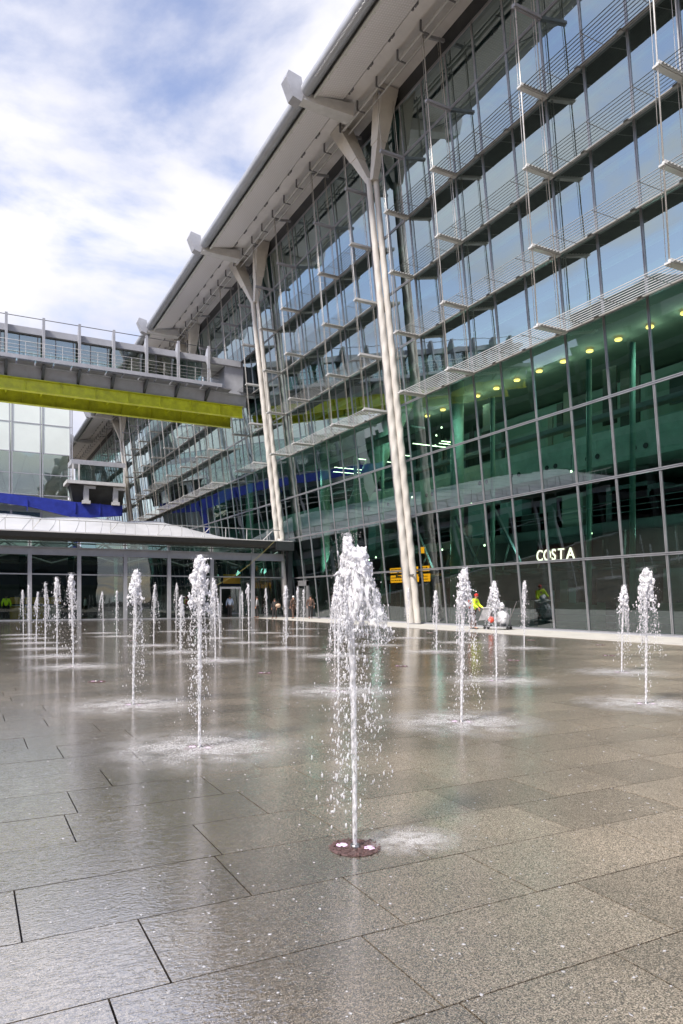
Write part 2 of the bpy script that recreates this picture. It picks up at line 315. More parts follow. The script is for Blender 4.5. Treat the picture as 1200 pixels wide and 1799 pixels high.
# ------------------------------------------------------------------ mesh helpers
class MB:
    def __init__(s): s.v = []; s.f = []; s.m = []; s.sm = []; s.cm = 0; s.smooth = False
    def face(s, idx): s.f.append(tuple(idx)); s.m.append(s.cm); s.sm.append(s.smooth)
    def add(s, vs, fs):
        b = len(s.v); s.v += [tuple(p) for p in vs]
        for f in fs: s.face([b+i for i in f])
        return s
    def box(s, x0, x1, y0, y1, z0, z1):
        return s.add([(x0,y0,z0),(x1,y0,z0),(x1,y1,z0),(x0,y1,z0),(x0,y0,z1),(x1,y0,z1),(x1,y1,z1),(x0,y1,z1)],
                     [(0,3,2,1),(4,5,6,7),(0,1,5,4),(1,2,6,5),(2,3,7,6),(3,0,4,7)])
    def hexa(s, a, b):   # two quads (4 points each)
        return s.add(list(a)+list(b), [(3,2,1,0),(4,5,6,7),(0,1,5,4),(1,2,6,5),(2,3,7,6),(3,0,4,7)])
    def bar(s, p, q, w, h, up=(0,0,1)):
        p, q, up = Vector(p), Vector(q), Vector(up); d = (q-p).normalized(); r = d.cross(up)
        if r.length < 1e-4: r = d.cross(Vector((1,0,0)))
        r.normalize(); n = r.cross(d); r = r*w/2; n = n*h/2
        return s.hexa([p-r-n, p+r-n, p+r+n, p-r+n], [q-r-n, q+r-n, q+r+n, q-r+n])
    def tube(s, pts, rad, n=8, cap=True):
        pts = [Vector(p) for p in pts]
        if not isinstance(rad, (list, tuple)): rad = [rad]*len(pts)
        b = len(s.v); prev = None; o = s.smooth
        for i, p in enumerate(pts):
            d = (pts[min(i+1, len(pts)-1)]-pts[max(i-1, 0)]).normalized()
            r = d.cross(Vector((0,0,1))) if abs(d.z) < .95 else d.cross(Vector((0,1,0)))
            r.normalize(); u = r.cross(d)
            for k in range(n):
                a = 2*pi*k/n; q = p+(r*cos(a)+u*sin(a))*rad[i]; s.v.append(tuple(q))
        s.smooth = True
        for i in range(len(pts)-1):
            for k in range(n):
                s.face((b+i*n+k, b+(i+1)*n+k, b+(i+1)*n+(k+1)%n, b+i*n+(k+1)%n))
        s.smooth = o
        if cap:
            s.face([b+k for k in range(n)]); s.face([b+(len(pts)-1)*n+k for k in range(n-1, -1, -1)])
        return s
    def grid(s, fn, nu, nv, smooth=True):
        b = len(s.v); o = s.smooth; s.smooth = smooth
        for j in range(nv+1):
            for i in range(nu+1): s.v.append(tuple(fn(i/nu, j/nv)))
        for j in range(nv):
            for i in range(nu):
                a = b+j*(nu+1)+i; s.face((a, a+1, a+nu+2, a+nu+1))
        s.smooth = o; return s
    def lathe(s, prof, n=24, c=(0,0,0), smooth=True):
        b = len(s.v); o = s.smooth; s.smooth = smooth
        for r, z in prof:
            for k in range(n): s.v.append((c[0]+r*cos(2*pi*k/n), c[1]+r*sin(2*pi*k/n), c[2]+z))
        for i in range(len(prof)-1):
            for k in range(n): s.face((b+i*n+k, b+i*n+(k+1)%n, b+(i+1)*n+(k+1)%n, b+(i+1)*n+k))
        s.smooth = o; return s
    def obj(s, name, mats, parent=None, loc=None, rot=None):
        me = bpy.data.meshes.new(name); me.from_pydata(s.v, [], s.f)
        if not isinstance(mats, (list, tuple)): mats = [mats]
        for m in mats: me.materials.append(M[m] if isinstance(m, str) else m)
        me.polygons.foreach_set('material_index', s.m); me.polygons.foreach_set('use_smooth', s.sm); me.update()
        o = bpy.data.objects.new(name, me); C.objects.link(o)
        if parent: o.parent = parent
        if loc: o.location = loc
        if rot: o.rotation_euler = rot
        return o
def tag(o, label, cat, group=None, kind=None):
    if label: o['label'] = label
    if cat: o['category'] = cat
    if group: o['group'] = group
    if kind: o['kind'] = kind
    return o
def thing(name, label, cat, loc=(0,0,0), rz=0, group=None):
    o = bpy.data.objects.new(name, None); C.objects.link(o); o.location = loc; o.rotation_euler = (0, 0, rz)
    o.empty_display_size = .2
    return tag(o, label, cat, group)
def copy_tree(o, parent=None):
    c = o.copy(); C.objects.link(c)
    if parent: c.parent = parent
    for ch in list(o.children): copy_tree(ch, c)
    return c
_ico = {}
def ico(sub):
    if sub not in _ico:
        bm = bmesh.new(); bmesh.ops.create_icosphere(bm, subdivisions=sub, radius=1)
        _ico[sub] = ([v.co.copy() for v in bm.verts], [[v.index for v in f.verts] for f in bm.faces]); bm.free()
    return _ico[sub]
def blob(mb, c, r, sub=1, lump=0, seed=0, sc3=(1,1,1)):
    vs, fs = ico(sub); o = mb.smooth; mb.smooth = True; c = Vector(c); out = []
    for v in vs:
        k = 1+(lump*noise.turbulence(v*1.7+Vector((seed, seed*.7, seed*.3)), 3, False) if lump else 0)
        out.append(c+Vector((v.x*sc3[0], v.y*sc3[1], v.z*sc3[2]))*r*k)
    mb.add(out, fs); mb.smooth = o

# ------------------------------------------------------------------ ground
PIT = 3.17; GX, GY = 2.0, 3.66
g = MB()
g.add([(-700,-300,-.02),(700,-300,-.02),(700,1200,-.02),(-700,1200,-.02)], [(0,1,2,3)])
o = g.obj('ground', 'joint'); tag(o, 'dark bedding under the granite slabs of the plaza', 'ground', kind='structure')
pl = MB(); tones = []
YR = .61
yy = -1.0; row = 0; FAR = 17.0
known = {0: [.45, 1.50, 2.75, 3.9], 1: [.68, 1.73, 2.50, 3.6], 2: [.2, 1.23, 2.3, 3.38, 4.4]}
base_y = 2.08
def joints(r_):
    rr = random.Random(100+r_)
    xs = []; x = -16+rr.random()
    while x < 20.0:
        xs.append(x); x += rr.choice((.78, 1.03, 1.23))
    xs.append(20.0)
    if r_ in known:
        kn = known[r_]; xs = [a for a in xs if a < kn[0]-.6] + kn + [a for a in xs if a > kn[-1]+.6]
    return xs
r0 = int((base_y+1.5)/YR); 
for r_ in range(-r0, int((FAR-base_y)/YR)):
    y0 = base_y+r_*YR; y1 = y0+YR; xs = joints(r_); rr = random.Random(500+r_); gp = .0042
    for a, b in zip(xs[:-1], xs[1:]):
        dz = rr.uniform(-.0008, .0008)
        pl.add([(a+gp,y0+gp,dz),(b-gp,y0+gp,dz),(b-gp,y1-gp,dz),(a+gp,y1-gp,dz),
                (a+gp,y0+gp,-.018),(b-gp,y0+gp,-.018),(b-gp,y1-gp,-.018),(a+gp,y1-gp,-.018)],
               [(0,1,2,3),(0,4,5,1),(1,5,6,2),(2,6,7,3),(3,7,4,0)])
        tones += [rr.uniform(.84, 1.16)]*5
ye = y1
for q in [(-120,20,ye,200),(-120,-16,-40,ye),(-16,20,-40,base_y-r0*YR),(20,60,-40,ye+0)]:
    pl.add([(q[0],q[2],0),(q[1],q[2],0),(q[1],q[3],0),(q[0],q[3],0)], [(0,1,2,3)]); tones.append(1)
pl.add([(20,ye,0),(60,ye,0),(60,200,0),(20,200,0)], [(0,1,2,3)]); tones.append(1)
o = pl.obj('plaza_paving', 'granite'); tag(o, 'wet brown granite slabs paving the fountain plaza', 'paving', kind='structure')
at = o.data.attributes.new('tone', 'FLOAT', 'FACE'); at.data.foreach_set('value', tones)
# pale dry strip along the facade
st = MB(); st.box(19.9, 24.2, -8, 53.2, .004, .018)
tag(st.obj('pavement', 'pave'), 'pale dry paving strip along the foot of the glass facade', 'pavement', kind='structure')

# ------------------------------------------------------------------ terminal building
D0, T = 24.0, .1135
ZL = [0.06, 3.21, 6.42, 9.63, 12.84, 16.05, 19.26, 22.47, 25.68, 28.35]
S1 = 35.1; BAY = 2.084; CS = 18.7
def P(s, z, off=0): return Vector((D0-T*z-off, s, z))
tb = thing('terminal_building', 'huge glass fronted terminal building with outward leaning green facade and overhanging roof', 'building', (24, 35, 0))
def tobj(mb, name, m, parent=None):
    # geometry is in world space; parent empty sits at the base
    o = mb.obj(name, m, parent or tb)
    if (parent or tb) is tb: o.matrix_parent_inverse = Matrix.Translation((-24, -35, 0))
    return o
k0 = -16; k1 = 56
SM = [S1-.03+BAY*k for k in range(k0, k1)]
rp = random.Random(11)
cells = []
for k in range(len(SM)-1):
    for r in range(len(ZL)-1):
        cells.append((SM[k], SM[k+1], ZL[r], ZL[r+1], r))
def px_area(c):
    z = (c[2]+c[3])/2; p = P((c[0]+c[1])/2, z); Y = sin(A)*p.x+cos(A)*p.y; X = cos(A)*p.x-sin(A)*p.y
    x = 600+1254*X/Y; y = 1053.5-1254*(p.z-1.45)/Y
    if x > 1230 or y < -30: return 0
    return 1/Y**2
cells.sort(key=px_area, reverse=True)
def pane(mb, c):
    j = lambda: rp.uniform(-.0035, .0035)
    s0, s1, z0, z1, r = c
    i0 = .03
    q = [P(s0+i0, z0+i0, j()), P(s0+i0, z1-i0, j()), P(s1-i0, z1-i0, j()), P(s1-i0, z0+i0, j())]
    mb.hexa([p+Vector((.03, 0, 0)) for p in q], q)
def panel(mb, c):
    j = lambda: rp.uniform(-.0035, .0035)
    s0, s1, z0, z1, r = c; i0 = .03
    q = [P(s0+i0, z0+i0, j()), P(s0+i0, z1-i0, j()), P(s1-i0, z1-i0, j()), P(s1-i0, z0+i0, j())]
    mb.add(q, [(0,1,2,3)])
for c in cells[:100]:
    mb = MB(); panel(mb, c); tobj(mb, 'window_pane', 'glass' if c[4] > 3 else 'lowglass')
mb = MB()
for c in cells[100:]: mb.cm = 1 if c[4] > 3 else 0; panel(mb, c)
o = tobj(mb, 'window_panes', ['lowglass', 'glass']); o['kind'] = 'stuff'
zt = ZL[-1]
for s in SM:
    mb = MB()
    a, b = P(s, 0, .05), P(s, zt, .05)
    for ds in (-.03, .03): mb.bar(P(s+ds, 0.02, .02), P(s+ds, zt, .02), .035, .045, (1,0,0))
    mb.bar(P(s, 0.02, -.03), P(s, zt, -.03), .03, .07, (1,0,0))
    tobj(mb, 'mullion', 'alu')
for i, z in enumerate(ZL):
    mb = MB(); w_ = .05 if i else .10
    for dz in (-.035, .035): mb.bar(P(SM[0], z+dz, .03), P(SM[-1], z+dz, .03), .06, .04, (0,0,1))
    mb.bar(P(SM[0], z, -.04), P(SM[-1], z, -.04), .1, .05, (0,0,1))
    tobj(mb, 'transom', 'alu')
# sill
mb = MB(); mb.box(23.8, 24.3, SM[0], SM[-1], .018, .07); tobj(mb, 'sill', 'greysteel')
# dark frieze above top row up to soffit
mb = MB(); mb.hexa([P(SM[0], zt+.05, -.02), P(SM[-1], zt+.05, -.02), P(SM[-1], zt+.05, -.3), P(SM[0], zt+.05, -.3)],
                   [P(SM[0], 29.4, -.02), P(SM[-1], 29.4, -.02), P(SM[-1], 29.4, -.3), P(SM[0], 29.4, -.3)])
tobj(mb, 'frieze', 'darkalu')

# roof: soffit, inner strip, eave tube, deck
YA, YB = -2, 152
def wout(z): return 22.15-.094*z
mb = MB(); mb.hexa([(16.5,YA,28.62),(18.3,YA,28.98),(18.3,YA,29.03),(16.5,YA,28.67)], [(16.5,YB,28.62),(18.3,YB,28.98),(18.3,YB,29.03),(16.5,YB,28.67)])
tobj(mb, 'soffit', 'soffit')
mb = MB(); mb.hexa([(18.42,YA,29.12),(20.9,YA,29.22),(20.9,YA,29.3),(18.42,YA,29.2)], [(18.42,YB,29.12),(20.9,YB,29.22),(20.9,YB,29.3),(18.42,YB,29.2)])
y = YA
tobj(mb, 'inner_soffit', 'soffit_in')
y = YA+.5
while y < YB:
    mb = MB(); mb.bar((18.36, y-.12, 29.0), (18.36, y+.12, 29.0), .1, .12); mb.bar((18.36, y+.25, 29.0), (18.36, y+.35, 29.0), .1, .12)
    y += BAY; mb.bar((18.36, y-BAY-.15, 29.04), (18.36, y-BAY+.38, 29.04), .04, .04)
    tobj(mb, 'soffit_clip', 'midgrey')
mb = MB(); mb.tube([(16.05, YA, 28.78), (16.05, YB, 28.78)], .33, 20); tobj(mb, 'eave_tube', 'tube')
mb = MB(); mb.tube([(16.50, YA, 28.53), (16.50, YB, 28.53)], .075, 8)
y = YA
while y < YB: mb.bar((16.56, y, 28.47), (16.56, y+.08, 28.47), .10, .05); y += .95
tobj(mb, 'eave_lip', 'ceil')
# curved roof deck
def roofz(u): return 29.15+9.0*sin(min(1, u)*pi)**.9*.55+.2
mb = MB()
prof = [(15.9,28.95),(18,29.6),(24,31.2),(34,33.2),(50,34.5),(80,34.5)]
for (xa, za), (xb, zb) in zip(prof[:-1], prof[1:]):
    mb.hexa([(xa,YA,za),(xb,YA,zb),(xb,YA,zb+.25),(xa,YA,za+.25)], [(xa,YB,za),(xb,YB,zb),(xb,YB,zb+.25),(xa,YB,za+.25)])
mb.hexa([(15.9,YA,28.9),(18.4,YA,29.24),(18.4,YA,29.6),(15.9,YA,29.0)], [(15.9,YB,28.9),(18.4,YB,29.24),(18.4,YB,29.6),(15.9,YB,29.0)])
tobj(mb, 'roof', 'greysteel')
# maintenance rails under the soffit, with stubs
for xx, zr, rr_ in ((19.28, 28.68, .085), (19.66, 28.60, .055)):
    mb = MB(); mb.tube([(xx, YA, zr), (xx, YB, zr)], rr_, 8)
    tobj(mb, 'track_rail', 'whitesteel' if rr_ > .05 else 'midgrey')
y = S1-.4-BAY*17
while y < YB:
    mb = MB()
    mb.bar((19.12, y, 29.12), (19.12, y, 28.60), .08, .08); mb.bar((19.1, y, 28.62), (19.7, y, 28.60), .07, .05)
    y += BAY
    tobj(mb, 'rail_bracket', 'midgrey')

# roof arms at each column
def arm(s):
    mb = MB()
    mb.hexa([(15.45,s-.28,28.25),(15.45,s+.28,28.25),(15.45,s+.28,28.55),(15.45,s-.28,28.55)],
            [(18.9,s-.42,28.2),(18.9,s+.42,28.2),(18.9,s+.42,28.9),(18.9,s-.42,28.9)])
    a = tobj(mb, 'roof_arm', 'whitesteel')
    t_ = MB()
    prof2 = [(15.25,28.2),(15.75,28.05),(15.9,28.5),(15.75,29.35),(15.0,29.5),(14.85,29.1)]
    n = len(prof2); vs = [(x,s-.34,z) for x, z in prof2]+[(x,s+.34,z) for x, z in prof2]
    t_.add(vs, [tuple(range(n)), tuple(range(2*n-1, n-1, -1))]+[(i, i+n, (i+1)%n+n, (i+1)%n) for i in range(n)])
    t_.obj('arm_end', 'greysteel', a)
for k in range(-1, 7): arm(S1+CS*k)

# columns
def cplane(z, off=0): return 23.15-.1125*z-off
def twist_tube(mb, s, off, zb, ztop, r0, ph, n=14, amp=.075, per=1.15):
    b = len(mb.v); nz_ = int((ztop-zb)/.1); mb.smooth = True
    for i in range(nz_+1):
        z = zb+(ztop-zb)*i/nz_; f = min(1, (ztop-z)/14+.15) if z > 8 else min(1, .5+z/8)
        for k in range(n):
            a = 2*pi*k/n; r = r0*(1+amp*f*cos(2*a-2*pi*z/per+ph))
            r *= (1-.22*max(0, (z-12)/14))
            ox = .0*f*cos(2*pi*z/per-ph); oy = .0*f*sin(2*pi*z/per-ph)
            mb.v.append((cplane(z)+off+r*cos(a)+ox, s+r*sin(a)+oy, z))
    for i in range(nz_):
        for k in range(n): mb.face((b+i*n+k, b+i*n+(k+1)%n, b+(i+1)*n+(k+1)%n, b+(i+1)*n+k))
    mb.smooth = False
def column(s, zb=0.02, fork=True):
    c = bpy.data.objects.new('column', None); C.objects.link(c); c.parent = tb; c.matrix_parent_inverse = Matrix.Translation((-24, -35, 0))
    zf = 25.3
    for q, o_ in ((.09, -.18), (-.09, .18)):
        mb = MB(); twist_tube(mb, s+q, o_, zb, zf, .21, 0 if q < 0 else 2.2)
        mb.obj('column_tube', 'column', c)
    if fork:
        for sg, s1, x1 in ((-1, s-1.75, 20.15), (1, s+2.35, 19.55)):
            mb = MB(); a = Vector((cplane(zf), s+sg*.2, zf-.15)); b = Vector((x1, s1, 29.1))
            def ring(p, ws, wn): return [p+Vector((-wn,-ws,0)), p+Vector((wn,-ws,0)), p+Vector((wn,ws,0)), p+Vector((-wn,ws,0))]
            m1 = a.lerp(b, .42)
            mb.hexa(ring(a, .17, .17), ring(m1, .32, .28)); mb.hexa(ring(m1, .36, .32), ring(b, .52, .50))
            mb.obj('fork_leg', 'column', c)
    return c
column(S1); column(S1+CS, 6.2); column(S1+4*CS); column(S1+2*CS, 20)
mb = MB(); mb.tube([(cplane(0)-.1, S1+CS, 0), (cplane(6.4), S1+CS, 6.4)], .26, 18); tobj(mb, 'lower_column', 'column')
mb = MB(); mb.lathe([(.42,0),(.42,.04),(.1,.06)], 20, (cplane(0), S1, .02)); tobj(mb, 'base_plate', 'midgrey')
mb = MB(); mb.bar((cplane(2.9)-.02, S1-.42, 2.9), (cplane(2.9)-.02, S1+.42, 2.9), .1, .06); tobj(mb, 'clamp', 'midgrey')

# sunshades: louvre panels, brackets, hanger rods
BR = []                     # bracket stations
BR += [(3.6, 10.0, 16.2, 22.5, 28.75, 33.1)]
for k in range(0, 1): BR.append((S1+2, S1+6.3, S1+12.5, S1+16.8))
BR.append((55.8, 60.2)); BR.append((67.2, 71.4, 77.6, 83.8, 90.0, 96.2, 101.5, 106.2)); BR.append((112.2, 118.4, 124.6))
LV = [12.84, 16.05, 19.26, 22.47]
def louvre(s0, s1, z):
    mb = MB(); xi = D0-T*z-.17; xo = wout(z)-.02; nb = 8
    for i in range(nb):
        x = xo+(xi-xo)*(i+.35)/nb; hw = .062
        mb.smooth = False
        # thin aerofoil blade rising towards the building
        q = [(x-hw, z-hw*.75), (x-.012, z+.004-.012), (x+hw, z+hw*.85), (x+.012, z-.016)]
        vs = [(a, s0, b) for a, b in q]+[(a, s1, b) for a, b in q]
        mb.add(vs, [(0,1,2,3),(7,6,5,4)]+[(j, j+4, (j+1)%4+4, (j+1)%4) for j in range(2)])
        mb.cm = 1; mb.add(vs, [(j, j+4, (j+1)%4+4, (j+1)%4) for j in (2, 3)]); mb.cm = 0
    mb.bar((xi+.05, s0, z-.02), (xi+.05, s1, z-.02), .06, .07)
    s = s0+BAY/2
    while s < s1-.3: mb.bar((xo, s, z-.045), (xi+.12, s, z-.045), .015, .02); s += BAY
    s = s0+.3
    while s < s1: mb.bar((xi, s-.1, z-.06), (xi, s+.1, z-.06), .12, .1); s += BAY
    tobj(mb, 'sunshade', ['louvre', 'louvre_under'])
def bracket(s, z, end=False):
    mb = MB(); xi = D0-T*z-.05; xo = wout(z)-.12
    mb.bar((xo, s, z-.07), (xi, s, z-.07), .26 if z < 13 else .22, .07)
    mb.bar((xo, s-.14, z-.02), (xi, s-.14, z-.02), .03, .12)
    for x in (xo+.12, xi-.22): mb.tube([(x, s, z-.16), (x, s, z+.06)], .06, 8)
    tobj(mb, 'bracket', 'whitesteel')
def rods(s):
    for (f, rd) in ((lambda z: wout(z), .030), (lambda z: D0-T*z-.30, .026)):
        mb = MB(); mb.tube([(f(12.84), s, 12.75), (f(29.0), s, 29.0)], rd, 7)
        z0, z1 = 12.84, 28.8
        for sg in (.13,):
            mb.tube([(f(z0)-.02, s+sg, z0), (f(z1)-.02, s+sg, z1)], .011, 5)
        tobj(mb, 'hanger_rod', 'rod')
for grp in BR:
    for z in LV:
        lo = z
        for a, b in zip(grp[:-1], grp[1:]): louvre(a, b, z)
        for s in grp: bracket(s, z)
    for s in grp:
        rods(s)
        # top service bracket
        z = 25.68; mb = MB(); xo, xi = wout(z)-.1, D0-T*z+.0
        mb.bar((xo, s, z-.05), (xi+.0, s, z-.05), .2, .12); mb.bar((xo, s+.1, z+.06), (xi, s+1.9, z+.06), .03, .03)
        mb.bar((xo, s, z-.12), (xi, s, z-.12), .07, .06)
        tobj(mb, 'top_bracket', 'greysteel')
        mb = MB(); mb.bar((19.5, s, 28.72), (20.7, s, 28.9), .12, .14); tobj(mb, 'rod_anchor', 'greysteel')

# interior
def ibox(name, m, *b):
    mb = MB(); mb.box(*b); return tobj(mb, name, m)
YI0, YI1 = -2, 150
ibox('ground_floor', 'interior_floor', 24.25, 60, YI0, YI1, -.3, .05)
ibox('floor_slab', 'slab', 29.6, 60, YI0, YI1, 4.9, 5.5)
ibox('floor_slab', 'concrete', 29.8, 60, YI0, YI1, 8.56, 10.35)
ibox('floor_slab', 'slab', 24.6, 60, YI0, YI1, 15.15, 15.6)
ibox('floor_slab', 'slab', 23.6, 60, YI0, YI1, 18.7, 19.1)
ibox('floor_slab', 'slab', 23.1, 60, YI0, YI1, 21.9, 22.3)
ibox('floor_slab', 'slab', 22.7, 60, YI0, YI1, 25.1, 25.5)
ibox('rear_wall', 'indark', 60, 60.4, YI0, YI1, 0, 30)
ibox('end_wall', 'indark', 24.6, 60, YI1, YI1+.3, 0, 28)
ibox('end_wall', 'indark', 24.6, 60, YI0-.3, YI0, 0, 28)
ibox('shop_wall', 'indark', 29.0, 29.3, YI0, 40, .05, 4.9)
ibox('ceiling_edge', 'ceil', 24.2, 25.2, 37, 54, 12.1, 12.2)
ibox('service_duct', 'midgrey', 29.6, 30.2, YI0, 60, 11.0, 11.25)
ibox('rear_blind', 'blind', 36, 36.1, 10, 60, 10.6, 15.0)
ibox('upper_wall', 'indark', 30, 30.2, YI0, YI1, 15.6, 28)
for z in (15.0, 18.45, 21.6, 24.8):
    mb = MB(); x = D0-T*z+.55; mb.tube([(x, YI0, z), (x, YI1, z)], .16, 10); tobj(mb, 'edge_beam', 'greentube')
# pairs of round vents in the concrete band
for k in range(0, 14):
    s = 24.4-12.28+3.07*k
    for d in (0, .69):
        mb = MB(); n = 14
        vs = [(29.78, s+d+.14*cos(2*pi*i/n), 9.1+.14*sin(2*pi*i/n)) for i in range(n)]+[(29.74, s+d+.14*cos(2*pi*i/n), 9.1+.14*sin(2*pi*i/n)) for i in range(n)]
        mb.add(vs, [tuple(range(n-1, -1, -1)), tuple(range(n, 2*n))]+[(i, (i+1)%n, (i+1)%n+n, i+n) for i in range(n)])
        tobj(mb, 'vent_opening', 'indark')
for k in range(0, 12):
    s = 22.4+1.94*k; mb = MB(); mb.lathe([(.0, 0), (.17, 0), (.20, .04), (.18, .1), (0, .1)], 18, (30.0, s, 14.95)); lo = tobj(mb, 'ceiling_lamp', 'lamp')
    pld = bpy.data.lights.new('lamp_light', 'POINT'); pld.energy = 28; pld.color = (1, .85, .6); pld.shadow_soft_size = .25
    po = bpy.data.objects.new('lamp_light', pld); C.objects.link(po); po.location = (30.0, s, 14.6)
rs = random.Random(3)
def hall_fill(x, y, z, e, col=(.85, 1, .92)):  # added fill without fittings, brightens the dim interior behind the glass
    pld = bpy.data.lights.new('hall_fill', 'POINT'); pld.energy = e; pld.color = col; pld.shadow_soft_size = .3
    po = bpy.data.objects.new('hall_fill', pld); C.objects.link(po); po.location = (x, y, z)
for k in range(9): hall_fill(26.4, 14+7*k, 12.2, 50)
for k in range(6): hall_fill(27.0, 14+8*k, 4.4, 32)
for k in range(26):
    s = rs.uniform(16, 52); z = rs.choice((8.3, 7.6, 12.2, 4.6, 4.6, 17.9)); x = rs.uniform(25.8, 29.0)
    if z > 15: x = 25
    mb = MB(); mb.lathe([(0, -.05), (.045, -.04), (.05, .02), (.03, .06), (0, .07)], 10, (x, s, z)); tobj(mb, 'spot_lamp', 'spot')
    mb = MB(); mb.bar((x, s, z+.08), (x, s, z+.9), .02, .02)
    if z < 15: tobj(mb, 'lamp_drop', 'darkalu')
for k in range(10):
    s = 38+rs.uniform(0, 14); z = 11.9; mb = MB(); mb.box(25.5+rs.uniform(0, 3), 25.9+rs.uniform(2.5, 3.5), s, s+.09, z, z+.03); tobj(mb, 'strip_lamp', 'spot')
# raking legs and columns
for s_ in (54.5, 91.9, 129.3):
    mb = MB(); d_ = -(14.6/12.5); mb.tube([(26.8, s_+1.6, 0.05), (26.8, s_-5.0, 8.0), (26.8, s_-14.0, 16.9)], [.55, .72, .80], 20); tobj(mb, 'raking_leg', 'greentube')
for s_, x in ((36.4, 27.2), (55.1, 27.2), (73.8, 27.2), (17.7, 27.2), (-1, 27.2)):
    mb = MB(); mb.tube([(x, s_, .05), (x, s_, 15.1)], .42, 18); tobj(mb, 'inner_column', 'greentube')
for s_ in (31.5, 22.0, 43.5, 47.5, 24.5):
    mb = MB(); mb.tube([(26.0, s_, .05), (26.0+.0, s_+.0, 12.8)], .13, 10); tobj(mb, 'inner_post', 'greentube')
for s_ in (29.9, 33.5, 38.2, 48.8, 50.7):
    mb = MB(); mb.bar((26.6, s_, 3.4), (26.6, s_+2.2, 6.6), .16, .16); tobj(mb, 'brace', 'greysteel')
# balustrade/ counters behind the ground floor glass
for z, m in ((.45, 'greysteel'), (.75, 'greysteel'), (1.0, 'greysteel')):
    ibox('guard_rail', m, 24.5, 24.53, 10, 30, z, z+.03)
for s_, l in ((13.5, 5), (20, 4.2), (25.5, 3.2)): ibox('shop_counter', 'greentube', 27.5, 28.2, s_, s_+l, .05, 1.3)
ibox('bulkhead', 'slab', 27, 27.4, YI0, 60, 3.0, 3.15)
# shop fittings, posters, racks and rails glimpsed through the lower rows
ri = random.Random(21)
for k in range(34):
    s_ = ri.uniform(12, 50); wd = ri.uniform(.5, 2.6); x = ri.uniform(26.8, 28.8); z1 = ri.choice((1.1, 1.4, 2.2, 2.6, 2.9))
    ibox('shop_fixture', ri.choice(('indark', 'slab', 'midgrey', 'greysteel', 'offwhite', 'brown', 'greentube', 'amber')), x, x+.3, s_, s_+wd, .05, z1)
for k in range(16):
    s_ = ri.uniform(13, 50); x = ri.uniform(26.5, 28.9)
    ibox('poster', ri.choice(('paper', 'offwhite', 'lightblue', 'costared')), x, x+.04, s_, s_+ri.uniform(.4, .9), 1.2, ri.uniform(1.9, 2.7))
for k in range(18):
    s_ = ri.uniform(14, 52); ibox('upper_fixture', ri.choice(('indark', 'midgrey', 'slab', 'offwhite', 'blind')), 30.2, 31, s_, s_+ri.uniform(.8, 3.5), 5.5, 5.5+ri.uniform(.8, 2.6))
for k in range(20):
    s_ = ri.uniform(14, 50); x = ri.uniform(30.4, 34); ibox('hanging_banner', ri.choice(('indark', 'darkalu', 'slab', 'indark')), x, x+.1, s_, s_+ri.uniform(.2, 1.4), 10.4+ri.uniform(0, 1.5), 12.4+ri.uniform(0, 2.4))
for k in range(14):
    s_ = 14+2.7*k; mb = MB(); mb.bar((25.6, s_, 3.0), (29, s_+.6, 3.0), .12, .12); mb.bar((25.6, s_, 3.0), (27.3, s_+1.4, 4.7), .08, .08); tobj(mb, 'ceiling_strut', 'slab')
for z in (5.9, 6.2, 6.5): ibox('guard_rail', 'alu', 29.6, 29.64, YI0, 60, z, z+.03)
# entrance portal by the pavilion
mb = MB(); xw = 23.75
mb.box(xw-.1, xw+.7, 50.95, 51.3, .02, 2.95); mb.box(xw-.1, xw+.7, 52.9, 53.2, .02, 2.95); mb.box(xw-.1, xw+.7, 50.95, 53.2, 2.55, 2.98)
tobj(mb, 'door_portal', 'midgrey')
mb = MB(); mb.box(xw-.02, xw+.05, 51.3, 52.9, .06, 2.55); tobj(mb, 'door', 'indark')
# dark corner pier behind column two
ibox('corner_pier', 'darkalu', 23.0, 23.35, 53.3, 53.9, 0, 6)

# ------------------------------------------------------------------ signs
def textmesh(s, size, depth=.02, font_scale=1):
    cu = bpy.data.curves.new('t', 'FONT'); cu.body = s; cu.size = size; cu.extrude = depth; cu.offset = .006*size
    ob = bpy.data.objects.new('t', cu); C.objects.link(ob); dg = bpy.context.evaluated_depsgraph_get(); dg.update()
    me = bpy.data.meshes.new_from_object(ob.evaluated_get(dg)); bpy.data.objects.remove(ob); return me
sg = thing('shop_sign', 'dark red coffee shop sign with cream capitals COSTA hung behind the glass', 'sign', (26.0, 27.95, 3.3))
mb = MB(); mb.box(.06, .14, -4.2, .1, -.05, .95); mb.obj('sign_board', 'costared', sg)
for ch, xo_ in zip('COSTA', (-.08, .42, 1.0, 1.45, 2.0)):
    me = textmesh(ch, .80, .02); me.materials.clear(); me.materials.append(M['cream'])
    ob = bpy.data.objects.new('letter', me); C.objects.link(ob); ob.parent = sg
    ob.rotation_euler = (pi/2, 0, -pi/2); ob.location = (.0, -xo_, .14)
    ob.scale = (.84 if ch != 'A' else 1.05, 1.0, 1)
